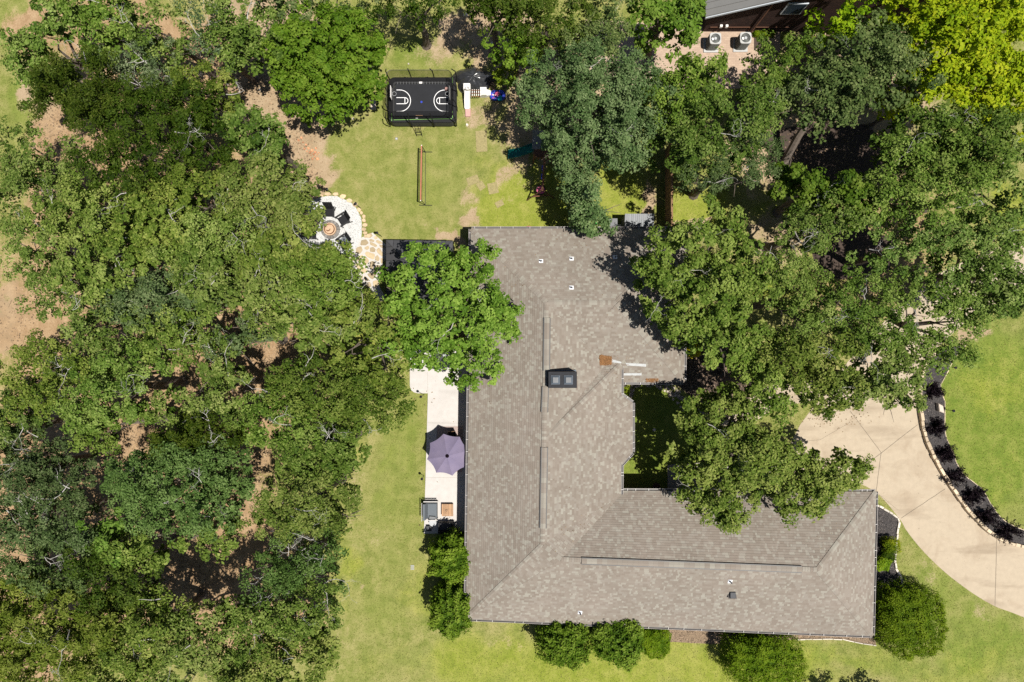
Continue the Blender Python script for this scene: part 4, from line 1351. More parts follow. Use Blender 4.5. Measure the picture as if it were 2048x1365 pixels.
sl = thing('toddler_slide', P(945, 195), 'white plastic toddler climber with long slide and pink foot', 'play slide')
a_, b_ = P(935, 182, .75), P(935, 218, .12)
def chute(m):
    w_ = .17
    c1, c2, c3 = P(935, 182, .78), P(934.5, 200, .45), P(935, 218, .16)
    for (s0, s1) in ((c1, c2), (c2, c3)):
        m.hexa([s0 + Vector((-w_, 0, -.03)), s1 + Vector((-w_, 0, -.03)), s1 + Vector((w_, 0, -.03)), s0 + Vector((w_, 0, -.03))], [s0 + Vector((-w_, 0, 0)), s1 + Vector((-w_, 0, 0)), s1 + Vector((w_, 0, 0)), s0 + Vector((w_, 0, 0))])
        for sg in (-1, 1):
            m.hexa([s0 + Vector((sg * w_ - .02, 0, 0)), s1 + Vector((sg * w_ - .02, 0, 0)), s1 + Vector((sg * w_ + .02, 0, 0)), s0 + Vector((sg * w_ + .02, 0, 0))], [s0 + Vector((sg * w_ - .02, 0, .1)), s1 + Vector((sg * w_ - .02, 0, .1)), s1 + Vector((sg * w_ + .02, 0, .1)), s0 + Vector((sg * w_ + .02, 0, .1))])
part('chute', 'white_plastic', sl, chute)
c_ = P(936, 226); part('slide_foot', 'pink_plastic', sl, lambda m: m.bevel_prism([(c_.x - .17, c_.y - .28), (c_.x + .17, c_.y - .28), (c_.x + .19, c_.y + .26), (c_.x - .19, c_.y + .26)], 0, .12, .03))
c_ = P(935, 181); part('platform', 'white_plastic', sl, lambda m: m.bevel_prism([(c_.x - .24, c_.y - .2), (c_.x + .24, c_.y - .2), (c_.x + .24, c_.y + .2), (c_.x - .24, c_.y + .2)], 0, .76, .05))
c_ = P(935, 176, 1.0); part('hoop', 'white_plastic', sl, lambda m: m.tube([c_ + Vector((.11 * math.cos(t), .11 * math.sin(t), 0)) for t in np.linspace(0, 6.283, 20)], .025, 6)); part('hoop_post', 'white_plastic', sl, lambda m: m.tube([P(935, 179, .7), P(935, 177, 1.0)], .03, 6))
for k in range(5):
    c_ = P(944.5 + k * 4.2, 186, .5); part('rung', 'white_plastic', sl, lambda m: m.tube([c_ + Vector((0, .22, 0)), c_ - Vector((0, .22, 0))], .03, 5))
for y_ in (181, 187, 193):
    part('side_rail', 'rust', sl, lambda m: m.tube([P(941, y_, .56), P(961, y_, .56)], .025, 5))
c_ = P(967, 188); part('steps', 'white_plastic', sl, lambda m: (m.bevel_prism([(c_.x - .22, c_.y - .26), (c_.x + .22, c_.y - .26), (c_.x + .22, c_.y + .26), (c_.x - .22, c_.y + .26)], 0, .55, .05), m.bevel_prism([(c_.x + .2, c_.y - .24), (c_.x + .5, c_.y - .2), (c_.x + .5, c_.y + .1), (c_.x + .2, c_.y + .2)], 0, .35, .05), m.bevel_prism([(c_.x + .48, c_.y - .2), (c_.x + .72, c_.y - .2), (c_.x + .72, c_.y + .05), (c_.x + .48, c_.y + .08)], 0, .2, .04)))
fl = thing('toy_float', P(994, 194), 'purple and blue inflated toy beside the toddler steps', 'inflatable toy')
for k, (x_, y_, r_, mt) in enumerate(((990, 193, .36, 'blue_toy'), (1001, 193, .36, 'blue_toy'), (995, 191, .22, 'pink_toy'), (1000, 199, .2, 'teal_toy'))):
    c_ = P(x_, y_)
    if k < 2: part('ring', 'blue_toy', fl, lambda m: m.lathe((c_.x, c_.y, .05), [(.1, 0), (.06, .1), (.12, .2), (.24, .24), (.34, .18), (.36, .08), (.3, 0)], 20, close=False), smooth=True)
    else: part('bladder', mt, fl, lambda m: m.lathe((c_.x, c_.y, .1), [(.001, 0), (r_ * .8, .03), (r_, .1), (r_ * .7, .19), (.001, .22)], 16), smooth=True)
for k in range(9):
    c_ = P(random.uniform(984, 1006), random.uniform(188, 199), .3)
    part('printed_spot', random.choice(('pink_toy', 'white_plastic', 'pink_toy')), fl, lambda m: m.lathe((c_.x, c_.y, .27), [(.05, 0), (.03, .02), (.001, .025)], 8))

# ------------------------------------------------------------------ net on the lawn
bn = thing('lawn_net', P(851, 357), 'portable black net frame with orange top tape across the back lawn', 'sports net')
f1, f2 = P(851, 304.5), P(851, 411)
for f_ in (f1, f2):
    part('foot_bar', 'black_metal', bn, lambda m: m.tube([f_ + Vector((-.42, 0, .03)), f_ + Vector((.45, -.01, .03))], .025, 6))
    part('post', 'black_metal', bn, lambda m: m.tube([f_ + Vector((0, 0, .02)), f_ + Vector((-.06, 0, 1.48))], .022, 6))
part('base_bar', 'black_metal', bn, lambda m: m.tube([f1 + Vector((0, 0, .03)), f2 + Vector((0, 0, .03))], .016, 5))
tA, tB = f1 + Vector((-.06, .0, 1.48)), f2 + Vector((-.12, .0, 1.48))
part('top_tape', 'orange_tape', bn, lambda m: m.box((tA + tB) / 2 - Vector((0, 0, .0)), (.075, (tA - tB).length, .05), math.atan2(-(tA.x - tB.x), tA.y - tB.y)))
part('netting', 'net_mesh', bn, lambda m: m.quad(tA - Vector((0, 0, .03)), tB - Vector((0, 0, .03)), tB - Vector((0, 0, .75)), tA - Vector((0, 0, .75))))
for p in (tA, tB): part('end_cap', 'white_plastic', bn, lambda m: m.lathe(p, [(.04, 0), (.03, .04), (.001, .05)], 8))

# ------------------------------------------------------------------ swing set
sw = thing('swing_set', P(1082, 345), 'timber swing set with roofed tower and green slide under the big oak', 'swing set')
c_ = P(1085, 310)
tx, ty = c_.x, c_.y
for sx in (-.62, .62):
    for sy in (-.55, .55):
        part('tower_post', 'red_wood', sw, lambda m: m.box((tx + sx, ty + sy, 1.1), (.1, .1, 2.2)))
part('deck_board', 'red_wood', sw, lambda m: m.box((tx, ty + .05, 1.2), (1.3, 1.1, .05)))
for k in range(6): part('wall_slat', 'red_wood', sw, lambda m: m.box((tx - .55 + k * .22, ty - .6, 1.35), (.14, .03, .55), tint=random.random()))
def troof(m):
    m.hexa([(tx - .75, ty - .25, 2.15), (tx + .75, ty - .25, 2.15), (tx + .75, ty + .35, 2.55), (tx - .75, ty + .35, 2.55)], [(tx - .75, ty - .25, 2.19), (tx + .75, ty - .25, 2.19), (tx + .75, ty + .35, 2.59), (tx - .75, ty + .35, 2.59)])
    m.hexa([(tx - .75, ty + .35, 2.55), (tx + .75, ty + .35, 2.55), (tx + .75, ty + .95, 2.15), (tx - .75, ty + .95, 2.15)], [(tx - .75, ty + .35, 2.59), (tx + .75, ty + .35, 2.59), (tx + .75, ty + .95, 2.19), (tx - .75, ty + .95, 2.19)])
part('tower_roof', 'mid_grey', sw, troof)
s0_, s1_, s2_ = Vector((tx - .6, ty + .15, 1.2)), P(1040, 306, .55), P(1016, 310, .18)
def slide(m):
    for a, b in ((s0_, s1_), (s1_, s2_)):
        y = Vector((0, .27, 0)); z = Vector((0, 0, 1))
        m.hexa([a - y, b - y, b + y, a + y], [a - y + z * .04, b - y + z * .04, b + y + z * .04, a + y + z * .04])
        for sg in (-1, 1):
            m.hexa([a + y * sg * .92, b + y * sg * .92, b + y * sg * 1.08, a + y * sg * 1.08], [a + y * sg * .92 + z * .16, b + y * sg * .92 + z * .16, b + y * sg * 1.08 + z * .16, a + y * sg * 1.08 + z * .16])
part('slide', 'green_plastic', sw, slide)
e1 = P(1084.5, 380, 2.35); e0 = Vector((tx + .05, ty - .5, 2.3))
part('beam', 'red_wood', sw, lambda m: m.tube([e0, e1], .065, 4))
for q_ in ((1054, 401), (1108, 397)):
    part('leg', 'red_wood', sw, lambda m: m.tube([e1, P(*q_)], .05, 4))
part('leg_brace', 'red_wood', sw, lambda m: m.tube([e1.lerp(P(1054, 401), .62), e1.lerp(P(1108, 397), .62)], .04, 4))
for y_ in (330, 345):
    p = e0.lerp(e1, (y_ - 315) / 65)
    sws = part('swing_seat', 'blue_toy', sw, lambda m: m.box((p.x, p.y, .55), (.18, .4, .03)))
    for dy in (-.2, .2): part('chain', 'black_metal', sws, lambda m: m.tube([(p.x, p.y + dy, 2.3), (p.x, p.y + dy, .56)], .012, 4))
p = e0.lerp(e1, .83)
dsc = part('saucer_seat', 'pink_toy', sw, lambda m: m.lathe((p.x - .05, p.y, .45), [(.001, 0), (.25, .01), (.30, .05), (.26, .07)], 20))
part('saucer_rim', 'black_metal', dsc, lambda m: m.tube([(p.x - .05 + .30 * math.cos(t), p.y + .30 * math.sin(t), .51) for t in np.linspace(0, 6.283, 20)], .03, 5))
part('rope', 'red_wood', dsc, lambda m: [m.tube([(p.x, p.y, 2.3), (p.x - .05 + .28 * math.cos(t), p.y + .28 * math.sin(t), .5)], .01, 4) for t in (.5, 2.6, 4.7)])

# ------------------------------------------------------------------ fire pit, chairs, torches
fc = P(661.5, 460)
fp_ = thing('fire_pit', fc, 'round stone fire pit with rusty steel ring on white gravel', 'fire pit')
for k in range(16):
    t0, t1 = 2 * math.pi * k / 16 + .012, 2 * math.pi * (k + 1) / 16 - .012
    pts = [(.40 * math.cos(t), .40 * math.sin(t)) for t in np.linspace(t0, t1, 4)] + [(.63 * math.cos(t), .63 * math.sin(t)) for t in np.linspace(t1, t0, 4)]
    MB().bevel_prism(pts, 0.02, .12, .015, random.random()).build('ring_stone', 'fire_stone', fp_, world=False)
part('ledge', 'sand', fp_, lambda m: m.lathe((0, 0, 0), [(.42, .0), (.42, .3), (.30, .3), (.30, .1)], 28, close=False), world=False)
part('steel_ring', 'rust', fp_, lambda m: m.lathe((0, 0, 0), [(.345, .1), (.345, .42), (.31, .42), (.31, .12)], 28, close=False), world=False)
part('ash_bed', 'sand', fp_, lambda m: m.lathe((0, 0, 0), [(.315, .24), (.2, .27), (.001, .28)], 24), world=False)
part('charred_log', 'rust', fp_, lambda m: m.tube([(-.22, -.08, .3), (-.1, -.12, .32), (.02, -.07, .32), (.05, .03, .31)], [.02, .04, .035, .015], 6), world=False)


def chair(px, py, face, seat_mat, label):
    c = P(px, py)
    d = fc - c
    rz = math.atan2(d.y, d.x) + math.pi / 2 if face is None else face      # local front is -Y
    r = thing('patio_chair', c, label, 'chair', 'chairs round the fire pit', rz)
    part('seat', seat_mat, r, lambda m: m.hexa([(-.27, -.30, .40), (.27, -.30, .40), (.27, .26, .34), (-.27, .26, .34)], [(-.27, -.30, .44), (.27, -.30, .44), (.27, .26, .38), (-.27, .26, .38)]), world=False)
    for k in range(5):
        x_ = -.24 + k * .12
        part('back_slat', 'black_metal', r, lambda m: m.hexa([(x_ - .055, .20, .36), (x_ + .055, .20, .36), (x_ + .055, .23, .36), (x_ - .055, .23, .36)], [(x_ - .055, .50, 1.02), (x_ + .055, .50, 1.02), (x_ + .055, .53, 1.02), (x_ - .055, .53, 1.02)]), world=False)
    for s in (-1, 1):
        part('arm', 'black_metal', r, lambda m: m.box((s * .34, -.02, .60), (.11, .72, .03)), world=False)
        part('leg', 'black_metal', r, lambda m: m.box((s * .34, -.32, .30), (.05, .06, .6)), world=False)
        part('leg', 'black_metal', r, lambda m: m.tube([(s * .32, .05, .40), (s * .32, .42, 0)], .035, 4), world=False)
    part('top_rail', 'black_metal', r, lambda m: m.box((0, .51, 1.0), (.62, .03, .06), rx=-.4), world=False)


chair(662, 427, None, 'black_fabric', 'black patio chair just above the fire pit at the gravel edge')
chair(690, 442, None, 'black_fabric', 'black patio chair on open gravel towards the lawn net')
chair(692, 485, math.radians(-55), 'cushion_grey', 'black patio chair with grey cushion closest to the flagstone path')
chair(627, 470, math.radians(90), 'black_fabric', 'black patio chair mostly covered by the tree crown')


def stake_light(px, py, tx_, ty_, h, label):
    c = P(px, py)
    r = thing('stake_light', c, label, 'garden light', 'stake lights in the lawn')
    part('stake', 'black_metal', r, lambda m: m.tube([(0, 0, 0), (0, 0, h)], .018, 5), world=False)
    part('lamp_head', 'black_metal', r, lambda m: m.lathe((0, 0, h), [(.03, 0), (.07, .04), (.07, .14), (.09, .15), (.001, .2)], 10), world=False)


stake_light(722, 417, 0, 0, 1.4, 'black torch stake on the outer stones of the gravel pad')
stake_light(664, 387, 0, 0, 1.1, 'black torch stake at the far rim of the gravel pad')
stake_light(764, 474, 0, 0, 1.5, 'black torch stake by the gazebo corner')
stake_light(740, 562, 0, 0, 1.0, 'black torch stake at the shaded end of the flagstones')
stake_light(848, 790, 0, 0, 1.4, 'black torch stake at the rounded patio corner')
stake_light(848, 952, 0, 0, .9, 'black torch stake on the lawn beside the purple umbrella')
stake_light(1893, 820, 0, 0, .6, 'small dark path light by the island bed')
stake_light(1897, 735, 0, 0, .6, 'small dark path light under the tree at the island bed')

# ------------------------------------------------------------------ patio umbrella and furniture
uc = P(902, 899)
um = thing('patio_umbrella', uc, 'faded purple octagonal patio umbrella open over the white patio', 'umbrella')
NU = 8
rot = math.radians(12)
cor = [(1.36 * math.cos(rot + k * math.pi / 4), 1.36 * math.sin(rot + k * math.pi / 4)) for k in range(NU)]
for k in range(NU):
    a, b = cor[k], cor[(k + 1) % NU]
    vs = []; fs = []
    n = 5
    for i in range(n + 1):
        f_ = i / n
        for j in range(n + 1):
            g_ = j / n
            x_, y_ = (a[0] * (1 - g_) + b[0] * g_) * f_, (a[1] * (1 - g_) + b[1] * g_) * f_
            sag = 4 * g_ * (1 - g_)
            x_ *= 1 - .06 * sag * f_; y_ *= 1 - .06 * sag * f_
            vs.append((x_, y_, 2.62 - .52 * f_ - .06 * sag * f_))
    for i in range(n):
        for j in range(n):
            q_ = i * (n + 1) + j; fs.append((q_, q_ + 1, q_ + n + 2, q_ + n + 1))
    MB().add(vs, fs).build('canopy_panel', 'canvas_purple', um, world=False, smooth=True)
    part('rib', 'black_metal', um, lambda m: m.tube([(0, 0, 2.60), (a[0], a[1], 2.08)], .014, 5), world=False)
part('pole', 'black_metal', um, lambda m: m.tube([(0, 0, 0), (0, 0, 2.66)], .025, 8), world=False)
part('finial', 'leaf_purple', um, lambda m: m.lathe((0, 0, 2.62), [(.12, -.03), (.08, .03), (.03, .07), (.02, .12), (.001, .13)], 12), world=False)
part('base', 'black_metal', um, lambda m: m.lathe((0, 0, .06), [(.26, 0), (.26, .05), (.05, .09)], 16), world=False)
rg = part('rug', 'rug', None, lambda m: m.prism(PA([(874, 853), (926, 853), (924, 944), (872, 944)]), .062, .075)); tag(rg, 'worn brown outdoor rug under the purple umbrella', 'rug')
tb = thing('patio_table', uc + Vector((0, 0, 0)), 'dark patio dining table below the purple umbrella', 'table')
part('table_top', 'dark_grey', tb, lambda m: m.lathe((0, 0, .72), [(.06, 0), (.62, 0), (.64, .02), (.62, .04), (.06, .04)], 28), world=False)
for k in range(4): part('leg', 'black_metal', tb, lambda m: m.tube([(.4 * math.cos(k * 1.571 + .8), .4 * math.sin(k * 1.571 + .8), .075), (.35 * math.cos(k * 1.571 + .8), .35 * math.sin(k * 1.571 + .8), .72)], .02, 5), world=False)


def dining_chair(px, py, rz, label):
    r = thing('dining_chair', P(px, py), label, 'chair', 'dining chairs round the patio table', rz)
    z0 = .075
    part('seat', 'black_fabric', r, lambda m: m.box((0, 0, .44), (.46, .46, .06)), world=False)
    part('backrest', 'black_fabric', r, lambda m: m.hexa([(-.23, .21, .44), (.23, .21, .44), (.23, .24, .44), (-.23, .24, .44)], [(-.22, .32, .95), (.22, .32, .95), (.22, .35, .95), (-.22, .35, .95)]), world=False)
    part('back_frame', 'tan_wood', r, lambda m: m.tube([(-.24, .25, .46), (-.23, .34, .97), (.23, .34, .97), (.24, .25, .46)], .018, 5), world=False)
    for sx in (-1, 1):
        for sy in (-1, 1): part('leg', 'black_metal', r, lambda m: m.tube([(sx * .21, sy * .2, z0), (sx * .21, sy * .2, .44)], .018, 5), world=False)
        part('arm', 'black_metal', r, lambda m: m.box((sx * .26, .0, .65), (.05, .44, .03)), world=False)


dining_chair(905, 870, 0.05, 'black dining chair at the head of the patio table, sticking out of umbrella shade')
dining_chair(903, 930, math.pi, 'dark dining chair tucked under the lower rim of the purple umbrella')

lv = thing('love_seat', P(863, 1018), 'patio love seat with grey cushions and black slatted frame at the patio edge', 'seat')
part('base', 'black_metal', lv, lambda m: m.box((.03, 0, .30), (.82, 1.15, .10)), world=False)
part('seat_cushion', 'cushion_grey', lv, lambda m: m.bevel_prism([(-.22, -.50), (.42, -.50), (.42, .48), (-.22, .48)], .35, .52, .05), world=False)
part('back_cushion', 'cushion_grey', lv, lambda m: m.hexa([(-.36, -.52, .36), (-.20, -.52, .36), (-.20, .5, .36), (-.36, .5, .36)], [(-.46, -.56, .86), (-.34, -.56, .86), (-.34, .5, .86), (-.46, .5, .86)]), world=False)
for k in range(11): part('back_slat', 'black_metal', lv, lambda m: m.tube([(-.42, -.55 + k * .11, .1), (-.52, -.55 + k * .11, .88)], .018, 4), world=False)
part('back_rail', 'hanger', lv, lambda m: m.tube([(-.53, -.6, .9), (-.53, .6, .9)], .02, 5), world=False)
for k in range(9): part('side_slat', 'black_metal', lv, lambda m: m.tube([(-.40 + k * .10, .58, .1), (-.40 + k * .10, .60, .62)], .018, 4), world=False)
part('arm_rail', 'hanger', lv, lambda m: m.box((0.02, .62, .64), (.95, .06, .03)), world=False)
part('arm_rail', 'hanger', lv, lambda m: m.box((0.02, -.60, .64), (.9, .05, .03)), world=False)
for sx in (-.4, .42):
    for sy in (-.55, .55): part('leg', 'black_metal', lv, lambda m: m.box((sx, sy, .2), (.05, .05, .28)), world=False)
part('throw_pillow', 'mid_grey', lv, lambda m: m.bevel_prism([(-.12, -.52), (.36, -.52), (.34, -.36), (-.08, -.32)], .5, .66, .05), world=False)
ct = thing('coffee_table', P(896, 1018), 'square slatted cedar coffee table on the white patio', 'table')
for k in range(9): part('slat', 'tan_wood', ct, lambda m: m.box((-.34 + k * .085, 0, .36), (.078, .80, .03), tint=random.random()), world=False)
part('frame', 'tan_wood', ct, lambda m: [m.box((s * .34, 0, .30), (.05, .76, .08)) for s in (-1, 1)], world=False)
for sx in (-.33, .33):
    for sy in (-.36, .36): part('leg', 'tan_wood', ct, lambda m: m.box((sx, sy, .19), (.06, .06, .26)), world=False)
part('ring_handle', 'black_metal', ct, lambda m: m.tube([(-.07 + .07 * math.cos(t), -.0 + .06 * math.sin(t), .385) for t in np.linspace(0, 5.6, 14)], .012, 5), world=False)
rt = thing('side_table', P(867, 1042), 'round pale grey side table below the love seat', 'table')
part('table_top', 'light_grey', rt, lambda m: m.lathe((0, 0, .44), [(.05, 0), (.24, 0), (.25, .02), (.24, .04), (.001, .04)], 24), world=False)
for k in range(3): part('leg', 'black_metal', rt, lambda m: m.tube([(.2 * math.cos(k * 2.1), .2 * math.sin(k * 2.1), .06), (.12 * math.cos(k * 2.1), .12 * math.sin(k * 2.1), .44)], .015, 5), world=False)
cr = thing('black_crate', P(859, 1055), 'small square black tray standing at the patio corner', 'tray')
part('tray_base', 'dark_grey', cr, lambda m: m.box((0, 0, .2), (.28, .28, .28)), world=False)
for s in (-1, 1):
    part('rim', 'black_metal', cr, lambda m: m.box((s * .15, 0, .34), (.03, .33, .06)), world=False)
    part('rim', 'black_metal', cr, lambda m: m.box((0, s * .15, .34), (.27, .03, .06)), world=False)
gr_ = thing('patio_sofa', P(893, 1050), 'dark patio sofa in the shade between cedar table and bush', 'sofa')
part('base', 'black_metal', gr_, lambda m: m.box((0, 0, .26), (.95, .60, .36)), world=False)
part('seat_cushion', 'dark_grey', gr_, lambda m: m.bevel_prism([(-.40, -.22), (.40, -.22), (.40, .28), (-.40, .28)], .44, .56, .04), world=False)
part('backrest', 'black_fabric', gr_, lambda m: m.box((0, -.28, .62), (.95, .12, .5)), world=False)
for s in (-1, 1): part('arm', 'black_fabric', gr_, lambda m: m.box((s * .44, 0, .55), (.10, .6, .24)), world=False)
gl_ = thing('patio_grill', P(886, 712, 0), 'black covered grill where the patio meets the oak', 'grill')
part('cabinet', 'black_metal', gl_, lambda m: m.box((0, 0, .5), (.75, .5, .88)), world=False)
part('hood', 'black_metal', gl_, lambda m: m.bevel_prism([(-.40, -.28), (.40, -.28), (.40, .28), (-.40, .28)], .94, 1.15, .1), world=False)
part('handle', 'light_grey', gl_, lambda m: m.tube([(-.3, -.32, 1.0), (.3, -.32, 1.0)], .02, 6), world=False)
part('lid_knob', 'light_grey', gl_, lambda m: m.lathe((.22, .05, 1.15), [(.12, 0), (.1, .05), (.001, .07)], 12), world=False)

# ------------------------------------------------------------------ fence, shed, boxes behind the house
fx = P(1330, 400).x
fn = thing('wood_fence', P(1330, 385), 'tall cedar picket fence running from the house into the oaks', 'fence')
y0_, y1_ = P(0, 300).y, P(0, 462).y
n = int((y0_ - y1_) / .125)
for k in range(n):
    y_ = y0_ - (k + .5) * .125
    MB().box((fx + random.uniform(-.006, .006), y_, .92 + random.uniform(-.01, .01)), (.02, .115, 1.8), tint=random.random()).build('picket', 'fence_wood', fn)
for z_ in (.4, 1.0, 1.6): part('rail', 'fence_wood', fn, lambda m: m.box((fx + .035, (y0_ + y1_) / 2, z_), (.045, y0_ - y1_, .09)))
part('cap_board', 'fence_wood', fn, lambda m: m.box((fx + .02, (y0_ + y1_) / 2, 1.84), (.13, y0_ - y1_, .03)))
k = 0
while y1_ + k * 2.2 < y0_:
    part('post', 'fence_wood', fn, lambda m: m.box((fx + .09, y1_ + .1 + k * 2.2, .95), (.09, .09, 1.9))); k += 1
sh = thing('metal_shed', P(1273, 446), 'low storage shed with ribbed grey metal roof against the rear wall', 'shed')
sx0, sx1 = P(1250, 0, 1.9).x, P(1309, 0, 1.9).x
sy0, sy1 = P(0, 428, 1.9).y, P(0, 462, 1.6).y
n = 14
for k in range(n):
    a, b = sx0 + (sx1 - sx0) * k / n, sx0 + (sx1 - sx0) * (k + 1) / n
    MB().hexa([(a + .008, sy1, 1.62), (b - .008, sy1, 1.62), (b - .008, sy0, 1.88), (a + .008, sy0, 1.88)], [(a + .008, sy1, 1.645), (b - .008, sy1, 1.645), (b - .008, sy0, 1.905), (a + .008, sy0, 1.905)], random.random()).build('roof_panel', 'shed_metal', sh)
part('roof_sheet', 'mid_grey', sh, lambda m: m.hexa([(sx0, sy1, 1.58), (sx1, sy1, 1.58), (sx1, sy0, 1.84), (sx0, sy0, 1.84)], [(sx0, sy1, 1.625), (sx1, sy1, 1.625), (sx1, sy0, 1.885), (sx0, sy0, 1.885)]))
part('wall', 'mid_grey', sh, lambda m: m.box(((sx0 + sx1) / 2, (sy0 + sy1) / 2, .79), (sx1 - sx0 - .1, abs(sy0 - sy1) - .1, 1.56)))
part('door', 'shed_metal', sh, lambda m: m.box((sx0 + .6, sy0 - .02, .75), (.8, .05, 1.4)))
wb = thing('storage_bin', P(1222, 450), 'small grey lidded bin against the rear wall near the oak', 'bin')
part('bin_body', 'mid_grey', wb, lambda m: m.box((0, 0, .45), (.5, .42, .9)), world=False)
part('lid', 'mid_grey', wb, lambda m: m.box((.0, .0, .92), (.56, .5, .05)), world=False)
wk = thing('white_cooler', P(1230, 459), 'white plastic cooler chest at the rear eave', 'cooler')
part('chest', 'white_plastic', wk, lambda m: m.bevel_prism([(-.30, -.2), (.30, -.2), (.30, .2), (-.30, .2)], 0, .5, .04), world=False)
part('lid', 'white_plastic', wk, lambda m: m.bevel_prism([(-.32, -.22), (.32, -.22), (.32, .22), (-.32, .22)], .505, .6, .04), world=False)
part('handle', 'light_grey', wk, lambda m: m.tube([(-.33, -.1, .4), (-.37, 0, .42), (-.33, .1, .4)], .015, 5), world=False)
rs = thing('red_sled', P(1058, 459), 'red plastic sled lying along the rear wall', 'sled')
def sled(m):
    pts = [(.32 * math.cos(t), .20 * math.sin(t)) for t in np.linspace(0, 6.283, 17)[:-1]]
    m.add([(a, b, .12) for a, b in pts] + [(a * .8, b * .75, .03) for a, b in pts], [(k, (k + 1) % 16, 16 + (k + 1) % 16, 16 + k) for k in range(16)] + [tuple(range(16, 32))])
part('tub', 'red_plastic', rs, sled, world=False)
part('handle', 'black_metal', rs, lambda m: m.tube([(.3, -.08, .12), (.36, 0, .14), (.3, .08, .12)], .012, 5), world=False)
gb_ = P(1193, 448)
tag(part('green_ball', 'net_green_ball', None, lambda m: m.lathe((gb_.x, gb_.y, 0), [(.001, 0), (.08, .03), (.11, .11), (.08, .19), (.001, .22)], 12)), 'bright green ball under the oak near the bin', 'ball')

# ------------------------------------------------------------------ small stones, sod, markers
sp_ = P(747, 211)
tag(part('stepping_stone', 'paver_pale', None, lambda m: m.bevel_prism([(sp_.x - .18, sp_.y - .32), (sp_.x + .18, sp_.y - .32), (sp_.x + .18, sp_.y + .32), (sp_.x - .18, sp_.y + .32)], 0, .06, .02)), 'single pale paver on the lawn beside the trampoline', 'paver')
pl = PA([(1869, 806), (1879, 811), (1881, 826), (1871, 822)])
tag(part('flat_rock', 'paver_pale', None, lambda m: m.bevel_prism(pl, .09, .42, .05)), 'flat tan boulder lying in the black island bed', 'rock')
for i_, (x0, y0, w_, h_, rz_) in enumerate(((963, 283, 22, 42, .05), (946, 361, 24, 16, .35), (962, 372, 14, 16, .6), (986, 377, 20, 22, .2), (999, 408, 16, 12, .5))):
    c_ = P(x0, y0)
    lab = ('long dry sod piece beside the play slide', 'dry sod square on the lawn net side of the yard', 'small tilted sod square touching a larger one', 'dry sod square nearest the swing set leg', 'dry sod square closest to the rear eave', 'narrow sod strip beside the long dry sod piece')[i_]
    tag(part('sod_square', 'sod', None, lambda m: m.box((c_.x, c_.y, .012), (w_ / PPM, h_ / PPM, .03), rz_)), lab, 'sod', 'loose sod squares on the lawn')
RUB = [(597, 281), (603, 276), (606, 285), (612, 290), (617, 297), (614, 303), (620, 306), (624, 301), (627, 309), (631, 305), (629, 314), (634, 310), (622, 311), (635, 318), (609, 298), (638, 306), (632, 297), (625, 318)]
for i_, (x_, y_) in enumerate(RUB):
    c_ = P(x_, y_); mb = MB(); pebble(mb, (c_.x, c_.y, 0), random.uniform(.05, .12), random.random(), .8)
    tag(mb.build('rubble_stone', 'rubble'), 'chunk of orange rubble in the small scatter on bare soil', 'stone', 'orange rubble scattered on bare soil')
PALE = [(931, 30, .18, 'white rock at the shaded rim of the back lawn'), (985, 88, .17, 'white rock beside the light green sapling'), (986, 60, .22, 'pale grey boulder in shade behind the back lawn'), (520, 180, .1, 'small pale stone on the bare soil of the back yard'), (455, 168, .12, 'pale stone half way up the bare soil track'), (1308, 860, .12, 'pale stone in the shaded courtyard lawn'), (934, 250, .12, 'pale stone on the lawn below the play slide'), (817, 128, .07, 'tiny white stone above the trampoline net'), (706, 238, .09, 'small pale stone by the bright tree')]
for x_, y_, r_, lab in PALE:
    c_ = P(x_, y_); mb = MB(); pebble(mb, (c_.x, c_.y, 0), r_, random.random(), .8); tag(mb.build('pale_stone', 'pale_rock'), lab, 'stone')
c_ = P(793, 278)
vb = thing('valve_cover', c_, 'small square irrigation cover flush in the back lawn', 'cover')
part('frame', 'mid_grey', vb, lambda m: [m.box((s * .07, 0, .01), (.02, .16, .02)) for s in (-1, 1)] + [m.box((0, s * .07, .01), (.12, .02, .02)) for s in (-1, 1)], world=False)
part('lid', 'light_grey', vb, lambda m: m.box((0, 0, .008), (.118, .118, .012)), world=False)
c_ = P(825, 1135)
dg_ = thing('drain_grate', c_, 'grey metal drain grate in the side lawn', 'drain')
for k in range(6): part('bar', 'light_grey', dg_, lambda m: m.box((-.1 + k * .04, .0, .02), (.018, .28, .025)), world=False)
for s in (-1, 1): part('rim', 'light_grey', dg_, lambda m: m.box((0, s * .14, .02), (.24, .02, .03)), world=False)
pp = thing('potted_plant', P(1309, 972), 'purple-leaved plant in a white pot in porch shade', 'potted plant')
part('pot', 'pot_white', pp, lambda m: m.lathe((0, 0, .0), [(.13, 0), (.19, .34), (.16, .34), (.14, .25), (.001, .25)], 16), world=False)

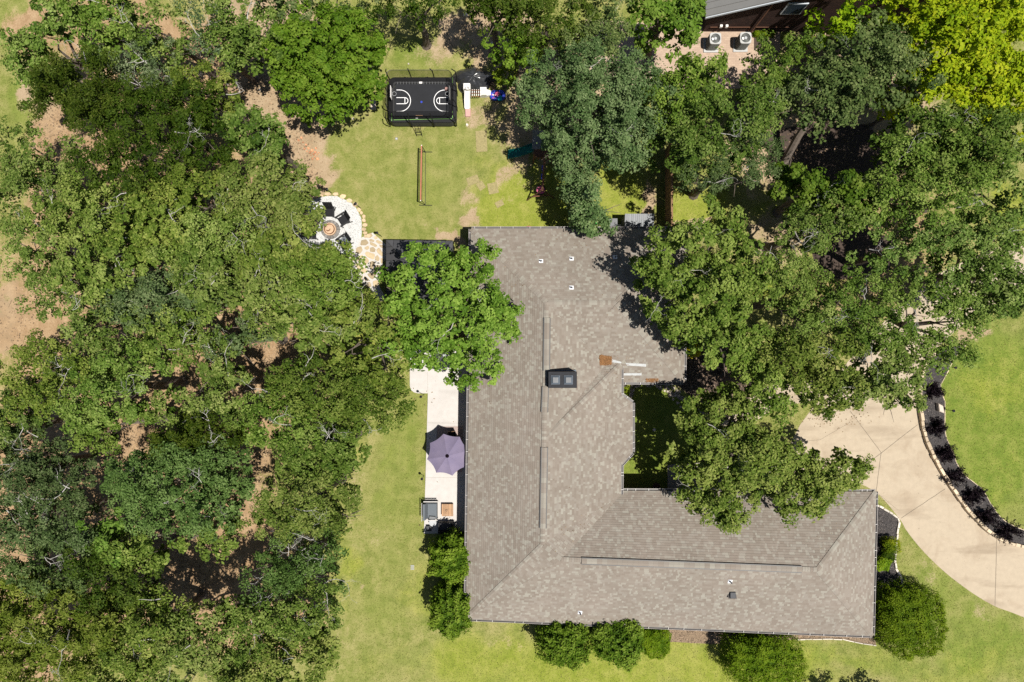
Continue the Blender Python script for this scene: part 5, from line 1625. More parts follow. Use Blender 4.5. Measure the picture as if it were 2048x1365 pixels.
# ------------------------------------------------------------------ foliage
def leaf_mesh(name, pos, nrm, length, width, tint, mat):
    """kite-shaped leaves: pos (n,3) base, nrm (n,3) facing, length/width (n,)"""
    n = len(pos)
    r = rng.normal(size=(n, 3))
    ax = np.cross(nrm, r); ax /= np.linalg.norm(ax, axis=1, keepdims=True) + 1e-9
    sd = np.cross(nrm, ax)
    L = length[:, None]; W = width[:, None]
    droop = nrm * (L * rng.uniform(-.22, .06, (n, 1)))
    v = np.empty((n, 4, 3), np.float32)
    v[:, 0] = pos - ax * L * .5
    v[:, 1] = pos + sd * W * .5 - ax * L * .02 + nrm * (W * .12)
    v[:, 2] = pos + ax * L * .5 + droop
    v[:, 3] = pos - sd * W * .5 - ax * L * .02 + nrm * (W * .12)
    me = quads_mesh(name, v.reshape(-1, 3), np.arange(n * 4).reshape(-1, 4), mat)
    at = me.attributes.new('tint', 'FLOAT', 'FACE')
    at.data.foreach_set('value', np.clip(tint, 0, 1).astype(np.float32))
    return me


class WaveNoise:
    def __init__(s, wl, k=7):
        a = rng.uniform(0, 2 * np.pi, k); f = 2 * np.pi / (wl * rng.uniform(.7, 1.4, k))
        s.kx = f * np.cos(a); s.ky = f * np.sin(a); s.ph = rng.uniform(0, 6.28, k); s.k = k

    def __call__(s, x, y):
        r = 0
        for i in range(s.k): r = r + np.sin(s.kx[i] * x + s.ky[i] * y + s.ph[i])
        return r / math.sqrt(s.k)


# type: material, leaf length, width, clump radius, leaves per clump, clump spacing, tilt
TYPES = {'oak': ('leaf_oak', .14, .098, .50, 118, .70, .5), 'bright': ('leaf_bright', .165, .112, .50, 112, .68, .45), 'blue': ('leaf_blue', .14, .098, .54, 122, .72, .5),
         'grey': ('leaf_grey', .125, .075, .48, 106, .66, .6), 'dark': ('leaf_dark', .15, .064, .52, 120, .66, .6), 'gold': ('leaf_gold', .185, .12, .54, 104, .72, .5),
         'fine': ('leaf_fine', .17, .058, .52, 118, .66, .7), 'holly': ('leaf_holly', .12, .07, .26, 62, .27, .7), 'lime': ('leaf_bright', .14, .09, .26, 40, .34, .4)}
GAPS = [(505, 165, 42, 26), (592, 268, 26, 42), (545, 212, 36, 28), (660, 462, 28, 26), (692, 486, 16, 14), (662, 425, 18, 18), (130, 105, 26, 20), (107, 250, 24, 46), (453, 640, 30, 26), (545, 705, 70, 26), (515, 750, 24, 40), (312, 772, 30, 26), (388, 722, 13, 22), (400, 772, 12, 18),
        (350, 812, 24, 9), (265, 880, 30, 24), (243, 915, 18, 18), (515, 950, 18, 46), (205, 955, 16, 30), (118, 848, 20, 20), (212, 1032, 28, 14), (375, 1160, 66, 32),
        (465, 1150, 26, 40), (490, 1085, 22, 16), (315, 530, 22, 12), (1640, 310, 82, 40), (1700, 490, 40, 26), (1545, 430, 22, 40), (1530, 490, 16, 30), (1735, 590, 24, 20),
        (1826, 690, 9, 9), (1832, 640, 12, 8), (1795, 752, 22, 12), (1660, 805, 10, 10), (1945, 620, 10, 14), (2040, 530, 16, 20), (1230, 395, 42, 52), (1385, 418, 36, 18), (1330, 400, 26, 58),
        (1560, 640, 16, 30), (440, 228, 16, 22), (385, 62, 12, 18), (1470, 830, 26, 14), (150, 500, 14, 12), (380, 120, 16, 12), (40, 35, 40, 30), (655, 625, 10, 8), (720, 668, 20, 26), (840, 555, 10, 9), (935, 545, 7, 16), (960, 575, 14, 10), (905, 580, 8, 16), (882, 714, 14, 10), (915, 640, 8, 8)]
n_leaf_total = 0


def crown_points(lobes, typ, sparse=0.0, under=True, gaps=True, base=None):
    """clump centres over the domed lobes of a crown"""
    mat, LL, LW, cr, nl, sp, tilt = TYPES[typ]
    big = WaveNoise(2.3); small = WaveNoise(1.2); K = rng.uniform(.85, 1.18); sp = sp * K
    C = []
    for (cx, cy, rx, ry, h) in lobes:
        zc = h * .82
        c = P(cx, cy, zc); k = (1 - zc / CAM_H) / PPM
        ax, ay = rx * k * (1.16 if cx < 760 else 1.12), ry * k * (1.16 if cx < 760 else 1.12)
        wob = [rng.uniform(-.10, .10) for _ in range(4)]; ph = [rng.uniform(0, 6.28) for _ in range(4)]
        layers = ((0.0, 1.0, 1.0), (1.0, 1.15, .95), (2.1, 1.35, .85)) if h > 4.2 else ((0.0, 1.0, 1.0), (.6, 1.2, .92))
        for dz, spk, rk in layers:
            s = sp * spk
            gx_ = np.arange(-ax * 1.2, ax * 1.2 + s, s); gy_ = np.arange(-ay * 1.2, ay * 1.2 + s, s)
            X, Y = np.meshgrid(gx_, gy_)
            X = (X + rng.uniform(-.45, .45, X.shape) * s).ravel(); Y = (Y + rng.uniform(-.45, .45, Y.shape) * s).ravel()
            th = np.arctan2(Y / ay, X / ax)
            rim = 1.0
            for i_, f_ in enumerate((2, 3, 5, 8)): rim = rim + wob[i_] * (1.0, .9, .8, .7)[i_] * np.sin(f_ * th + ph[i_])
            t = np.sqrt((X / ax) ** 2 + (Y / ay) ** 2) / (rim * rk)
            keep = t < 1
            X, Y, t = X[keep], Y[keep], t[keep]
            wx, wy_ = X + c.x, Y + c.y
            b = big(wx, wy_); sm = small(wx, wy_)
            dome = min(2.6, .42 * (ax + ay))
            Z = h - dome * t ** 2.3 - dz + .55 * b + .30 * sm + rng.normal(0, .28, len(t))
            # hollows between the boughs, thinner towards the rim
            thr = -1.15 if dz == 0 else -1.5
            drop = (b + .8 * sm < thr + .3 * t + sparse * 1.6) & (rng.random(len(t)) < .9)
            drop |= rng.random(len(t)) < (.03 + .30 * np.clip((t - .75) / .25, 0, 1) * .6 + sparse * .25)
            m_ = ~drop
            C.append(np.stack([wx[m_], wy_[m_], np.maximum(Z[m_], .35), np.full(m_.sum(), dz)], 1))
    C = np.concatenate(C)
    if gaps:
        k = PPM / (1 - C[:, 2] / CAM_H)
        ix, iy = C[:, 0] * k + 1024, -C[:, 1] * k + 682.5
        kill = np.zeros(len(C), bool)
        for (a, b, c_, d_) in GAPS:
            kill |= ((ix - a) / c_) ** 2 + ((iy - b) / d_) ** 2 < 1 + rng.normal(0, .12, len(C))
        C = C[~kill]
    # thin buried clumps where lobes overlap
    key = np.floor(C[:, :3] / .42).astype(np.int64)
    _, ui = np.unique(key, axis=0, return_index=True)
    return C[np.sort(ui)]


def clump_leaves(C, typ, dens=1.0, tone=0.0):
    """leaves of every tuft; deeper tufts carry fewer, larger leaves"""
    mat, LL, LW, cr, nl, sp, tilt = TYPES[typ]
    kL = rng.uniform(.85, 1.2)
    out_ = []
    for deep in (0, 1):
        Cs = C[(C[:, 3] > .8) == bool(deep)][:, :3]
        N = len(Cs)
        if N == 0: continue
        n = max(6, int(nl * dens * (.5 if deep else 1)))
        d = rng.normal(size=(N, n, 3)); d /= np.linalg.norm(d, axis=2, keepdims=True)
        d[:, :, 2] = np.where(d[:, :, 2] < -.1, -d[:, :, 2] * .7, d[:, :, 2])
        # star-shaped tufts: leaves gather along a few shoots
        sh_ = rng.normal(size=(N, 6, 3)); sh_[:, :, 2] = np.abs(sh_[:, :, 2]) * .6; sh_ /= np.linalg.norm(sh_, axis=2, keepdims=True)
        pick = rng.integers(0, 6, (N, n))
        d = d * .62 + np.take_along_axis(sh_, pick[:, :, None].repeat(3, 2), 1) * .8
        d /= np.linalg.norm(d, axis=2, keepdims=True)
        R = (cr * rng.uniform(.7, 1.35, (N, 1, 1))) * rng.uniform(.2, 1.0, (N, n, 1)) ** .6
        pos = Cs[:, None, :] + d * R * np.array([1, 1, .75])
        nr = d * .8 + np.array([0, 0, .55]) + rng.normal(size=(N, n, 3)) * tilt * .62
        nr /= np.linalg.norm(nr, axis=2, keepdims=True)
        s_ = kL * (1.45 if deep else 1.0)
        L = LL * s_ * rng.uniform(.55, 1.35, (N, n)); W = LW * s_ * rng.uniform(.65, 1.3, (N, n))
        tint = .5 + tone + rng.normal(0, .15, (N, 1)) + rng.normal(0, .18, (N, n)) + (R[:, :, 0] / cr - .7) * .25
        tint = np.where(rng.random((N, n)) < .06, tint + .35, tint)
        out_.append((pos.reshape(-1, 3), nr.reshape(-1, 3), L.ravel(), W.ravel(), tint.ravel()))
    return [np.concatenate(x) for x in zip(*out_)] + [mat]


def branch(mb, p, d, L, r, depth, spread=.7, up=.25, n=5):
    pts = [p]; q = Vector(p); dd = Vector(d).normalized()
    segs = 4
    kids = []
    for i in range(segs):
        dd = (dd + Vector((rng.normal(0, .36), rng.normal(0, .36), rng.normal(0, .2) + up * .12))).normalized()
        q = q + dd * (L / segs); pts.append(q.copy())
        if depth > 0 and i >= 1:
            kids.append((q.copy(), dd.copy()))
    mb.tube(pts, [r * (1 - .75 * i / segs) for i in range(segs + 1)], n, cap=False)
    for (k, kd) in kids:
        if rng.random() < .8:
            sd = Vector((rng.normal(), rng.normal(), rng.normal() * .6))
            branch(mb, k, (kd + sd * spread).normalized(), L * rng.uniform(.4, .65), r * .5, depth - 1, spread, up, max(3, n - 1))


def tree(typ, label, lobes, sparse=0.0, dead=0, tone=0.0, name='oak_tree', group=None, dens=1.0, lean=(0, 0), tintc=(1, 1, 1), under=True, gaps=True):
    global n_leaf_total
    W = sum(l[2] * l[3] for l in lobes)
    cx = sum(P(l[0], l[1], l[4] * .8).x * l[2] * l[3] for l in lobes) / W; cy = sum(P(l[0], l[1], l[4] * .8).y * l[2] * l[3] for l in lobes) / W
    base = Vector((cx + lean[0], cy + lean[1], 0))
    hmax = max(l[4] for l in lobes)
    t = thing(name, base, label, 'tree', group)
    if sparse == 0 and lobes[0][0] < 760: sparse = -.16
    C = crown_points(lobes, typ, sparse, under, gaps)
    pos, nr, L, Wd, tint, mat = clump_leaves(C, typ, dens, tone)
    pos = pos - np.array(base)
    me = leaf_mesh('crown', pos, nr, L, Wd, tint, mat)
    o = bpy.data.objects.new('crown', me); COL.objects.link(o); o.parent = t
    g_ = rng.uniform(.84, 1.16); o.color = (tintc[0] * g_ * rng.uniform(.84, 1.02), tintc[1] * g_, tintc[2] * g_ * rng.uniform(.8, 1.25), 1)
    n_leaf_total += len(pos)
    mb = MB()
    fork = Vector((cx, cy, hmax * .42))
    r0 = .06 + .022 * hmax
    mid = base.lerp(fork, .5) + Vector((rng.normal(0, .1), rng.normal(0, .1), 0))
    mb.tube([base, base.lerp(mid, .15), mid, fork], [r0 * 1.5, r0, r0 * .9, r0 * .75], 8)
    for l in lobes:
        for k in range(max(2, int(l[2] * l[3] / 1900))):
            a = rng.uniform(0, 6.28); f_ = rng.uniform(.25, .8)
            p = P(l[0] + l[2] * f_ * math.cos(a), l[1] + l[3] * f_ * math.sin(a), l[4] - 1.7)
            m1 = fork.lerp(p, .5) + Vector((rng.normal(0, .25), rng.normal(0, .25), .35))
            mb.tube([fork, m1, p], [r0 * .5, r0 * .25, .02], 5, cap=False)
            for j in range(2):
                s0 = m1.lerp(p, rng.uniform(.2, .9)); e = s0 + Vector((rng.normal(0, .6), rng.normal(0, .6), rng.uniform(.0, .4)))
                mb.tube([s0, s0.lerp(e, .5) + Vector((0, 0, .1)), e], [.03, .02, .008], 4, cap=False)
    mb.build('trunk', 'bark', t)
    for k in range(dead):
        l = lobes[k % len(lobes)]
        a = rng.uniform(0, 6.28); f_ = rng.uniform(0, .7)
        p = P(l[0] + l[2] * f_ * math.cos(a), l[1] + l[3] * f_ * math.sin(a), l[4] - .75)
        mb = MB()
        branch(mb, p, Vector((rng.normal(), rng.normal(), .5)), rng.uniform(.9, 1.7), .028, 3, .95, .2, 4)
        mb.build('dead_branch', 'bark_pale', t)
    return t


WOOD = 'trees of the dense wood beside the back lawn'
FRONT = 'trees between the house and the driveway'
E_ = []
def T(*a, **k): E_.append((a, k))

# the wood
T('oak', 'oak at the upper corner of the wood over pale dirt, airy crown', [(135, 42, 62, 50, 8), (85, 105, 62, 46, 7), (92, 160, 52, 50, 7)], sparse=.18, dead=1, group=WOOD)
T('oak', 'oak on the upper picture edge above the orange dirt gap', [(215, 35, 60, 52, 8), (245, 90, 58, 38, 7)], sparse=.08, dead=1, group=WOOD)
T('oak', 'oak on the upper picture edge between dirt gap and grey bare-limbed tree', [(312, 42, 68, 52, 8.5), (350, 95, 46, 34, 7)], sparse=.06, dead=1, group=WOOD)
T('grey', 'thin grey-leaved tree with bare white limbs at the top of the wood', [(418, 62, 46, 62, 8), (440, 105, 30, 30, 7)], sparse=.28, dead=5, group=WOOD)
T('grey', 'sparse tree of twisted bare branches above the dark elm', [(300, 125, 78, 38, 7), (240, 150, 46, 30, 6.5), (330, 155, 50, 24, 6)], sparse=.32, dead=6, group=WOOD)
T('oak', 'deep green oak touching the bright yellow-green tree at the top', [(490, 38, 72, 50, 8.5), (485, 95, 56, 44, 7.5), (545, 115, 38, 34, 7)], tone=-.1, dead=1, group=WOOD)
T('blue', 'grey-green tree on the upper edge behind the bright tree', [(585, 12, 75, 34, 8), (690, -5, 60, 26, 8)], group=WOOD)
T('bright', 'bright yellow-green tree standing alone over bare soil by the trampoline', [(650, 92, 98, 72, 8), (628, 185, 66, 48, 7), (700, 160, 46, 46, 7), (592, 120, 48, 58, 7), (722, 95, 36, 56, 7)], dead=0)
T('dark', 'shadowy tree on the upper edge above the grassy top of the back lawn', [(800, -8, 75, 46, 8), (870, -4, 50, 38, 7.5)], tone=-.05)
T('dark', 'very dark fine-leaved elm, the largest crown in the wood', [(310, 285, 128, 92, 9.8), (400, 265, 62, 72, 9.2), (230, 350, 66, 64, 9), (350, 210, 80, 44, 9)], dead=3, group=WOOD)
T('dark', 'dark fine-leaved elm beside the bare dirt slot near the picture edge', [(165, 170, 72, 64, 8.8), (115, 212, 44, 36, 7.5), (215, 225, 46, 44, 9)], dead=1, group=WOOD)
T('oak', 'light oak hanging over the bare soil track beside the dark elm', [(415, 182, 58, 36, 7), (445, 212, 34, 24, 6.5)], sparse=.16, dead=1, group=WOOD)
T('oak', 'rounded oak at the picture edge below the small grass clearing', [(62, 300, 62, 58, 8), (95, 360, 82, 56, 8.5), (30, 375, 54, 56, 8)], dead=1, group=WOOD)
T('oak', 'oak in the wood between dark elm and picture-edge oak', [(190, 425, 82, 56, 9), (130, 440, 50, 46, 8.5)], dead=2, tone=.04, group=WOOD)
T('oak', 'airy oak over speckled dirt above the pale path', [(48, 470, 58, 52, 8), (110, 500, 74, 52, 8), (105, 555, 66, 40, 7.5)], sparse=.16, dead=2, group=WOOD)
T('oak', 'oak at the wood rim pointing at the orange rubble', [(520, 275, 58, 56, 8.5), (556, 312, 32, 30, 7)], dead=1, group=WOOD)
T('oak', 'broad oak at the wood rim above the gravel pad', [(520, 388, 88, 66, 10), (585, 400, 48, 44, 8.5), (594, 436, 44, 34, 8)], dead=3, tone=.05, group=WOOD)
T('oak', 'green oak directly under the dark elm', [(420, 390, 76, 54, 9.5), (335, 400, 66, 42, 9)], tone=-.05, dead=2, group=WOOD)
T('oak', 'oak in the middle of the upper wood with even round crown', [(275, 462, 80, 56, 9.5), (345, 472, 66, 54, 9.5)], dead=2, group=WOOD)
T('oak', 'oak in the wood level with the fire pit, one crown inward', [(440, 482, 80, 58, 10), (400, 535, 60, 46, 9.5)], dead=2, tone=.03, group=WOOD)
T('oak', 'oak whose crown covers one fire pit chair', [(590, 495, 88, 40, 9), (545, 515, 60, 46, 9), (630, 522, 36, 22, 8)], dead=2, group=WOOD)
T('oak', 'oak at the wood rim below the gravel pad beside the flagstones', [(635, 572, 86, 56, 9.5), (676, 545, 30, 34, 8)], dead=3, tone=.04, group=WOOD)
T('oak', 'oak with lighter crown behind the fire pit rim trees', [(535, 588, 82, 60, 10)], dead=2, tone=.08, group=WOOD)
T('oak', 'upright light green oak beside the blue-grey crown', [(428, 558, 56, 60, 9.8)], dead=1, tone=.1, group=WOOD)
T('oak', 'round oak above the blue-grey crown', [(240, 525, 80, 64, 9.6), (200, 580, 60, 44, 9)], dead=2, group=WOOD)
T('blue', 'blue-grey crown in the middle of the wood', [(365, 590, 74, 50, 9), (285, 612, 66, 40, 8.5)], dead=2, group=WOOD)
T('oak', 'oak at the wood rim touching the gazebo oak', [(600, 655, 88, 50, 9), (675, 632, 52, 46, 8.5)], dead=3, group=WOOD)
T('grey', 'thin tree with bare crooked limbs over the reddish gap', [(500, 672, 56, 36, 8.5), (455, 690, 36, 30, 8)], sparse=.2, dead=4, group=WOOD)
T('oak', 'oak between blue-grey crown and reddish gap', [(395, 655, 58, 44, 9), (345, 690, 56, 44, 9)], dead=2, group=WOOD)
T('oak', 'oak spreading over the dirt spur beside the pale path', [(165, 615, 78, 42, 8.8), (225, 662, 70, 48, 9)], dead=1, tone=.04, group=WOOD)
T('oak', 'big picture-edge oak right below the pale path', [(82, 735, 76, 50, 8.5), (155, 722, 76, 54, 9), (110, 792, 88, 40, 8.5)], dead=2, group=WOOD)
T('oak', 'yellow-tipped oak above the clearing with two dirt patches', [(262, 742, 74, 54, 9.5), (225, 800, 80, 44, 9), (180, 830, 50, 28, 8.5)], dead=1, tone=.08, group=WOOD)
T('oak', 'oak between the narrow orange dirt slots', [(440, 725, 52, 46, 9), (470, 785, 66, 50, 9), (382, 800, 46, 28, 8.5)], dead=2, group=WOOD)
T('oak', 'oak of the wood next to the gazebo oak and the rounded patio corner', [(735, 640, 58, 42, 8.5), (728, 720, 66, 40, 8.5), (785, 748, 36, 44, 8)], dead=2, group=WOOD)
T('oak', 'broad oak at the wood rim facing the patio', [(640, 785, 92, 54, 9.5), (740, 808, 70, 52, 8.5), (605, 740, 54, 36, 9)], dead=3, tone=-.04, group=WOOD)
T('oak', 'oak behind the patio-facing oak, lit crown with dead twigs', [(585, 850, 78, 42, 9.5), (540, 800, 50, 36, 9)], dead=2, group=WOOD)
T('dark', 'dark-leaved tree above the big grey-green crown', [(420, 862, 80, 30, 8.5), (370, 885, 60, 26, 8.5)], dead=1, tone=.08, group=WOOD)
T('oak', 'small light oak standing in the dirt clearing', [(208, 872, 54, 30, 7), (330, 830, 50, 26, 8)], tone=.1, group=WOOD)
T('grey', 'hazy grey tree with white twigs on the picture edge', [(60, 905, 68, 58, 7.5), (90, 965, 92, 50, 8.5)], sparse=.12, dead=5, tone=-.1, tintc=(.8, .85, .8), group=WOOD)
T('grey', 'big grey-green crown with a broken white limb in its middle', [(350, 975, 116, 88, 9.5), (272, 960, 52, 54, 8.5), (400, 905, 74, 36, 9), (428, 1010, 54, 60, 9)], dead=6, tone=.0, tintc=(.85, .95, .75), group=WOOD)
T('oak', 'small fresh green tree tucked under the big grey-green crown', [(240, 1075, 42, 44, 8)], tone=.06, tintc=(.9, 1.1, .9), group=WOOD)
T('oak', 'oak at the wood rim level with the purple umbrella', [(640, 905, 80, 48, 9), (690, 895, 40, 42, 8.5)], dead=2, group=WOOD)
T('oak', 'oak at the wood rim level with the love seat', [(615, 995, 92, 52, 9.5), (565, 1040, 54, 26, 8), (672, 1030, 42, 32, 8)], dead=2, tone=.03, group=WOOD)
T('grey', 'dull grey-green tree on the picture edge below the hazy one', [(60, 1040, 86, 50, 8.5), (165, 1060, 60, 42, 8)], dead=4, tone=-.1, tintc=(.75, .85, .7), group=WOOD)
T('grey', 'pale hazy tree above the feathery yellow-green one', [(95, 1130, 98, 46, 8.5), (170, 1140, 50, 36, 8)], dead=3, tone=.0, tintc=(.85, .9, .75), group=WOOD)
T('dark', 'dark cedar bordering the open brown ground', [(250, 1165, 62, 54, 8), (225, 1110, 46, 34, 8)], tone=.06, group=WOOD, name='cedar_tree')
T('fine', 'feathery yellow-green tree at the lower picture corner', [(115, 1240, 122, 62, 9.5), (90, 1320, 110, 56, 9), (220, 1240, 56, 44, 9)], dead=2, group=WOOD, name='feathery_tree')
T('oak', 'oak between feathery tree and brown clearing', [(335, 1215, 56, 36, 8.5), (300, 1275, 76, 50, 8.5), (250, 1340, 70, 40, 8.5)], dead=2, tone=-.04, group=WOOD)
T('oak', 'light oak on the lower picture edge under the brown clearing', [(420, 1275, 84, 54, 9.5), (405, 1340, 90, 40, 9)], tone=.08, dead=1, group=WOOD)
T('grey', 'half-dead tree with many bare white limbs at the wood rim', [(590, 1115, 78, 38, 8), (640, 1085, 34, 26, 7), (545, 1150, 54, 40, 8), (635, 1160, 48, 46, 8)], sparse=.26, dead=12, tintc=(.7, .95, .55), group=WOOD)
T('oak', 'oak at the wood rim under the half-dead tree', [(590, 1220, 92, 50, 9.3), (505, 1250, 62, 52, 9)], dead=3, group=WOOD)
T('oak', 'oak on the lower picture edge where the wood meets the lawn', [(585, 1315, 80, 50, 9), (632, 1270, 40, 44, 8), (510, 1345, 60, 36, 9)], tone=.06, dead=1, group=WOOD)

T('oak', 'oak cut by the picture edge between pale path and hazy grey tree', [(15, 830, 60, 44, 8.5), (-10, 900, 40, 50, 8)], dead=1, group=WOOD)
T('grey', 'tree cut by the picture edge beside the dull grey-green one', [(0, 1000, 50, 60, 8), (-5, 1100, 55, 60, 8.5)], tintc=(.8, .9, .7), dead=2, group=WOOD)
T('oak', 'oak in the lower wood closing the canopy above the brown clearing', [(300, 1095, 50, 34, 8.5), (455, 1085, 40, 34, 8.5)], tone=-.05, group=WOOD)
T('fine', 'feathery crown cut by the lower picture corner', [(10, 1200, 60, 60, 9), (0, 1300, 50, 60, 9)], group=WOOD, name='feathery_tree')
# by the house and across the upper right
T('oak', 'oak between gazebo, patio and house, overhanging the roof edge', [(868, 560, 80, 66, 8.5), (958, 558, 42, 58, 8), (905, 640, 106, 58, 9), (990, 640, 46, 50, 7.5), (930, 732, 66, 40, 7), (835, 690, 66, 44, 7.5), (795, 580, 34, 46, 7)], tone=.04, dead=3, sparse=-.22, tintc=(.92, 1.08, .9))
T('bright', 'light green sapling beside the black tarp', [(1030, 105, 52, 42, 5), (1050, 75, 30, 26, 4.5)], name='sapling')
T('lime', 'small yellow-green shrub under the sapling by the toys', [(1008, 152, 20, 16, 2.2)], name='garden_shrub', tintc=(1.3, 1.1, .8))
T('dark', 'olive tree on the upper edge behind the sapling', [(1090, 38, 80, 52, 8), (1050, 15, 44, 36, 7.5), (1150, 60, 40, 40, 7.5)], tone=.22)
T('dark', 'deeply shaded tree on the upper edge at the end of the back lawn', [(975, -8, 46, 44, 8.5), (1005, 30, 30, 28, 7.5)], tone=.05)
T('blue', 'grey-green oak on the upper edge at the end of the brick terrace', [(1205, 38, 62, 46, 8), (1180, 90, 54, 34, 8)], dead=1)
T('bright', 'yellow-green tree shading the neighbour\'s terrace and roof corner', [(1350, 42, 56, 48, 6.5), (1300, 15, 50, 30, 7)], tone=.1)
T('blue', 'huge grey-green oak spreading over the swing set', [(1112, 172, 70, 60, 8.2), (1195, 150, 76, 56, 9), (1200, 235, 92, 68, 9.6), (1275, 215, 74, 72, 9), (1160, 302, 54, 44, 7.5), (1074, 232, 32, 30, 7), (1118, 290, 26, 34, 7), (1240, 300, 56, 46, 8.5), (1150, 352, 30, 26, 6.8)], tone=.06, dead=3, sparse=-.25)
T('blue', 'smaller grey-green oak overhanging the rear eave below the huge one', [(1190, 398, 42, 36, 6.2), (1188, 436, 36, 26, 5.6), (1165, 380, 28, 24, 6)], sparse=-.35, dens=1.2, tone=-.02, lean=(.2, 1.0))
T('oak', 'dark oak hanging over the brick terrace', [(1390, 160, 66, 48, 8.5), (1340, 205, 60, 52, 9)], tone=-.12)
T('oak', 'broad oak behind the fence', [(1430, 265, 100, 78, 10), (1500, 215, 54, 48, 9), (1370, 300, 62, 56, 9)], tone=-.06, dead=2)
T('grey', 'grey-leaved oak above the fence end and lawn patch', [(1430, 340, 92, 46, 9), (1510, 320, 60, 60, 8.5), (1370, 362, 44, 26, 8)], tone=-.08, dead=2, tintc=(.72, .85, .6))
T('oak', 'small dark oak beside the air conditioners', [(1565, 120, 62, 44, 8), (1530, 165, 44, 30, 7.5)], tone=-.08)
T('blue', 'large grey-green oak with a leaning trunk over dark mulch', [(1720, 130, 92, 66, 9.5), (1660, 190, 84, 62, 9.5), (1790, 150, 46, 70, 9), (1600, 200, 54, 44, 8.5)], tone=-.12, dead=2, lean=(-.6, -2.6))
T('gold', 'brilliant yellow-green tree at the upper corner', [(1890, 90, 92, 84, 10), (1990, 90, 84, 94, 9.5), (1945, 178, 96, 56, 9), (1820, 40, 56, 52, 9), (2030, 200, 50, 74, 8.5), (1960, 10, 100, 50, 9.5)], sparse=-.35)
T('gold', 'small yellow-green tree beside the brick gable', [(1690, 35, 46, 36, 7), (1650, 75, 30, 22, 6)], tone=-.1)
T('gold', 'low lime-green tree in a hole of the canopy', [(1805, 215, 30, 24, 4.5)], tone=-.05, gaps=False)
T('oak', 'oak bordering the brilliant yellow-green tree', [(1860, 270, 94, 50, 9), (1955, 275, 76, 56, 9), (1900, 330, 90, 52, 9.5)], tone=-.08, dead=2)
T('oak', 'oak on the picture edge under the brilliant yellow-green tree', [(2000, 340, 56, 70, 9), (2020, 430, 30, 50, 8)], tone=-.06, dead=1)
T('oak', 'broad oak right of the leaning trunk', [(1800, 335, 82, 56, 9.3), (1860, 400, 92, 60, 9.8), (1770, 400, 56, 50, 9)], tone=.02, dead=2)
T('bright', 'fresh green oak under the mulch ring of the leaning trunk', [(1625, 375, 60, 40, 8), (1690, 400, 62, 48, 8.3), (1580, 350, 30, 40, 7.5)], tone=-.12, tintc=(.82, .85, .9), dead=2)
T('oak', 'oak in front of the shaded mulch patch', [(1655, 455, 66, 48, 9), (1590, 465, 50, 44, 8.5)], tone=.03, dead=2)
T('oak', 'oak above the hidden bend of the driveway', [(1790, 490, 82, 54, 9), (1870, 505, 70, 56, 9)], tone=.0, dead=1)
T('oak', 'oak over the driveway end at the picture edge', [(1960, 485, 72, 66, 9), (2025, 560, 50, 44, 8), (1960, 570, 70, 48, 8.5), (2040, 605, 40, 26, 7.5), (1985, 615, 44, 26, 8)], tone=.02, dead=2)
T('oak', 'oak next to the house tree with a shaded lawn patch beside it', [(1570, 565, 66, 56, 9), (1600, 640, 62, 52, 8.8)], tone=-.04, dead=2)
T('oak', 'oak in the centre of the front canopy', [(1690, 600, 80, 56, 9.2), (1745, 660, 70, 50, 9)], tone=.0, dead=2, group=FRONT)
T('oak', 'oak reaching the round lawn with two pale driveway holes', [(1850, 600, 72, 52, 9), (1905, 640, 62, 44, 8.5), (1850, 700, 70, 44, 8.2), (1905, 700, 34, 30, 7.5)], tone=.05, dead=1, group=FRONT, lean=(1.3, 1.0))
T('oak', 'oak ending over the stone kerb of the island bed', [(1775, 735, 66, 54, 8.5), (1795, 800, 30, 32, 7.5), (1720, 770, 60, 44, 8.5)], tone=.06, group=FRONT)
T('oak', 'oak over the upper driveway apron', [(1640, 720, 78, 58, 9), (1650, 785, 70, 46, 8.5), (1560, 720, 58, 54, 8.5)], tone=.02, dead=2, group=FRONT)
T('oak', 'oak between apron and courtyard mulch', [(1540, 790, 62, 46, 8.3), (1500, 730, 46, 42, 8)], tone=.02, group=FRONT)
T('oak', 'oak beside the house casting a deep shadow on the shingles', [(1352, 520, 70, 60, 9.2), (1415, 455, 72, 40, 9.2), (1330, 590, 50, 50, 8.6), (1420, 590, 84, 66, 10), (1480, 530, 46, 56, 9), (1440, 680, 80, 56, 9), (1355, 650, 42, 34, 8)], tone=.08, dead=3, tintc=(.95, 1.08, .85))
T('oak', 'oak over the garage wing and courtyard', [(1440, 850, 84, 52, 8), (1500, 915, 96, 54, 8.5), (1440, 990, 66, 44, 7.5), (1600, 965, 66, 48, 7), (1665, 945, 58, 42, 6.8), (1600, 1015, 44, 24, 6.5), (1400, 925, 52, 48, 7.5), (1412, 868, 34, 28, 7.2), (1450, 1040, 32, 18, 7), (1470, 795, 40, 26, 7.5)], tone=.06, dead=3, sparse=-.12)
# trees standing just below the photograph whose tops reach into it
T('oak', 'tree outside the frame whose shadow lies on the lower lawn by the clipped hedge', [(1796, 1515, 100, 60, 6), (1720, 1520, 50, 50, 5.5)], tone=-.1, gaps=False)
for a, k in E_: tree(*a, **k)

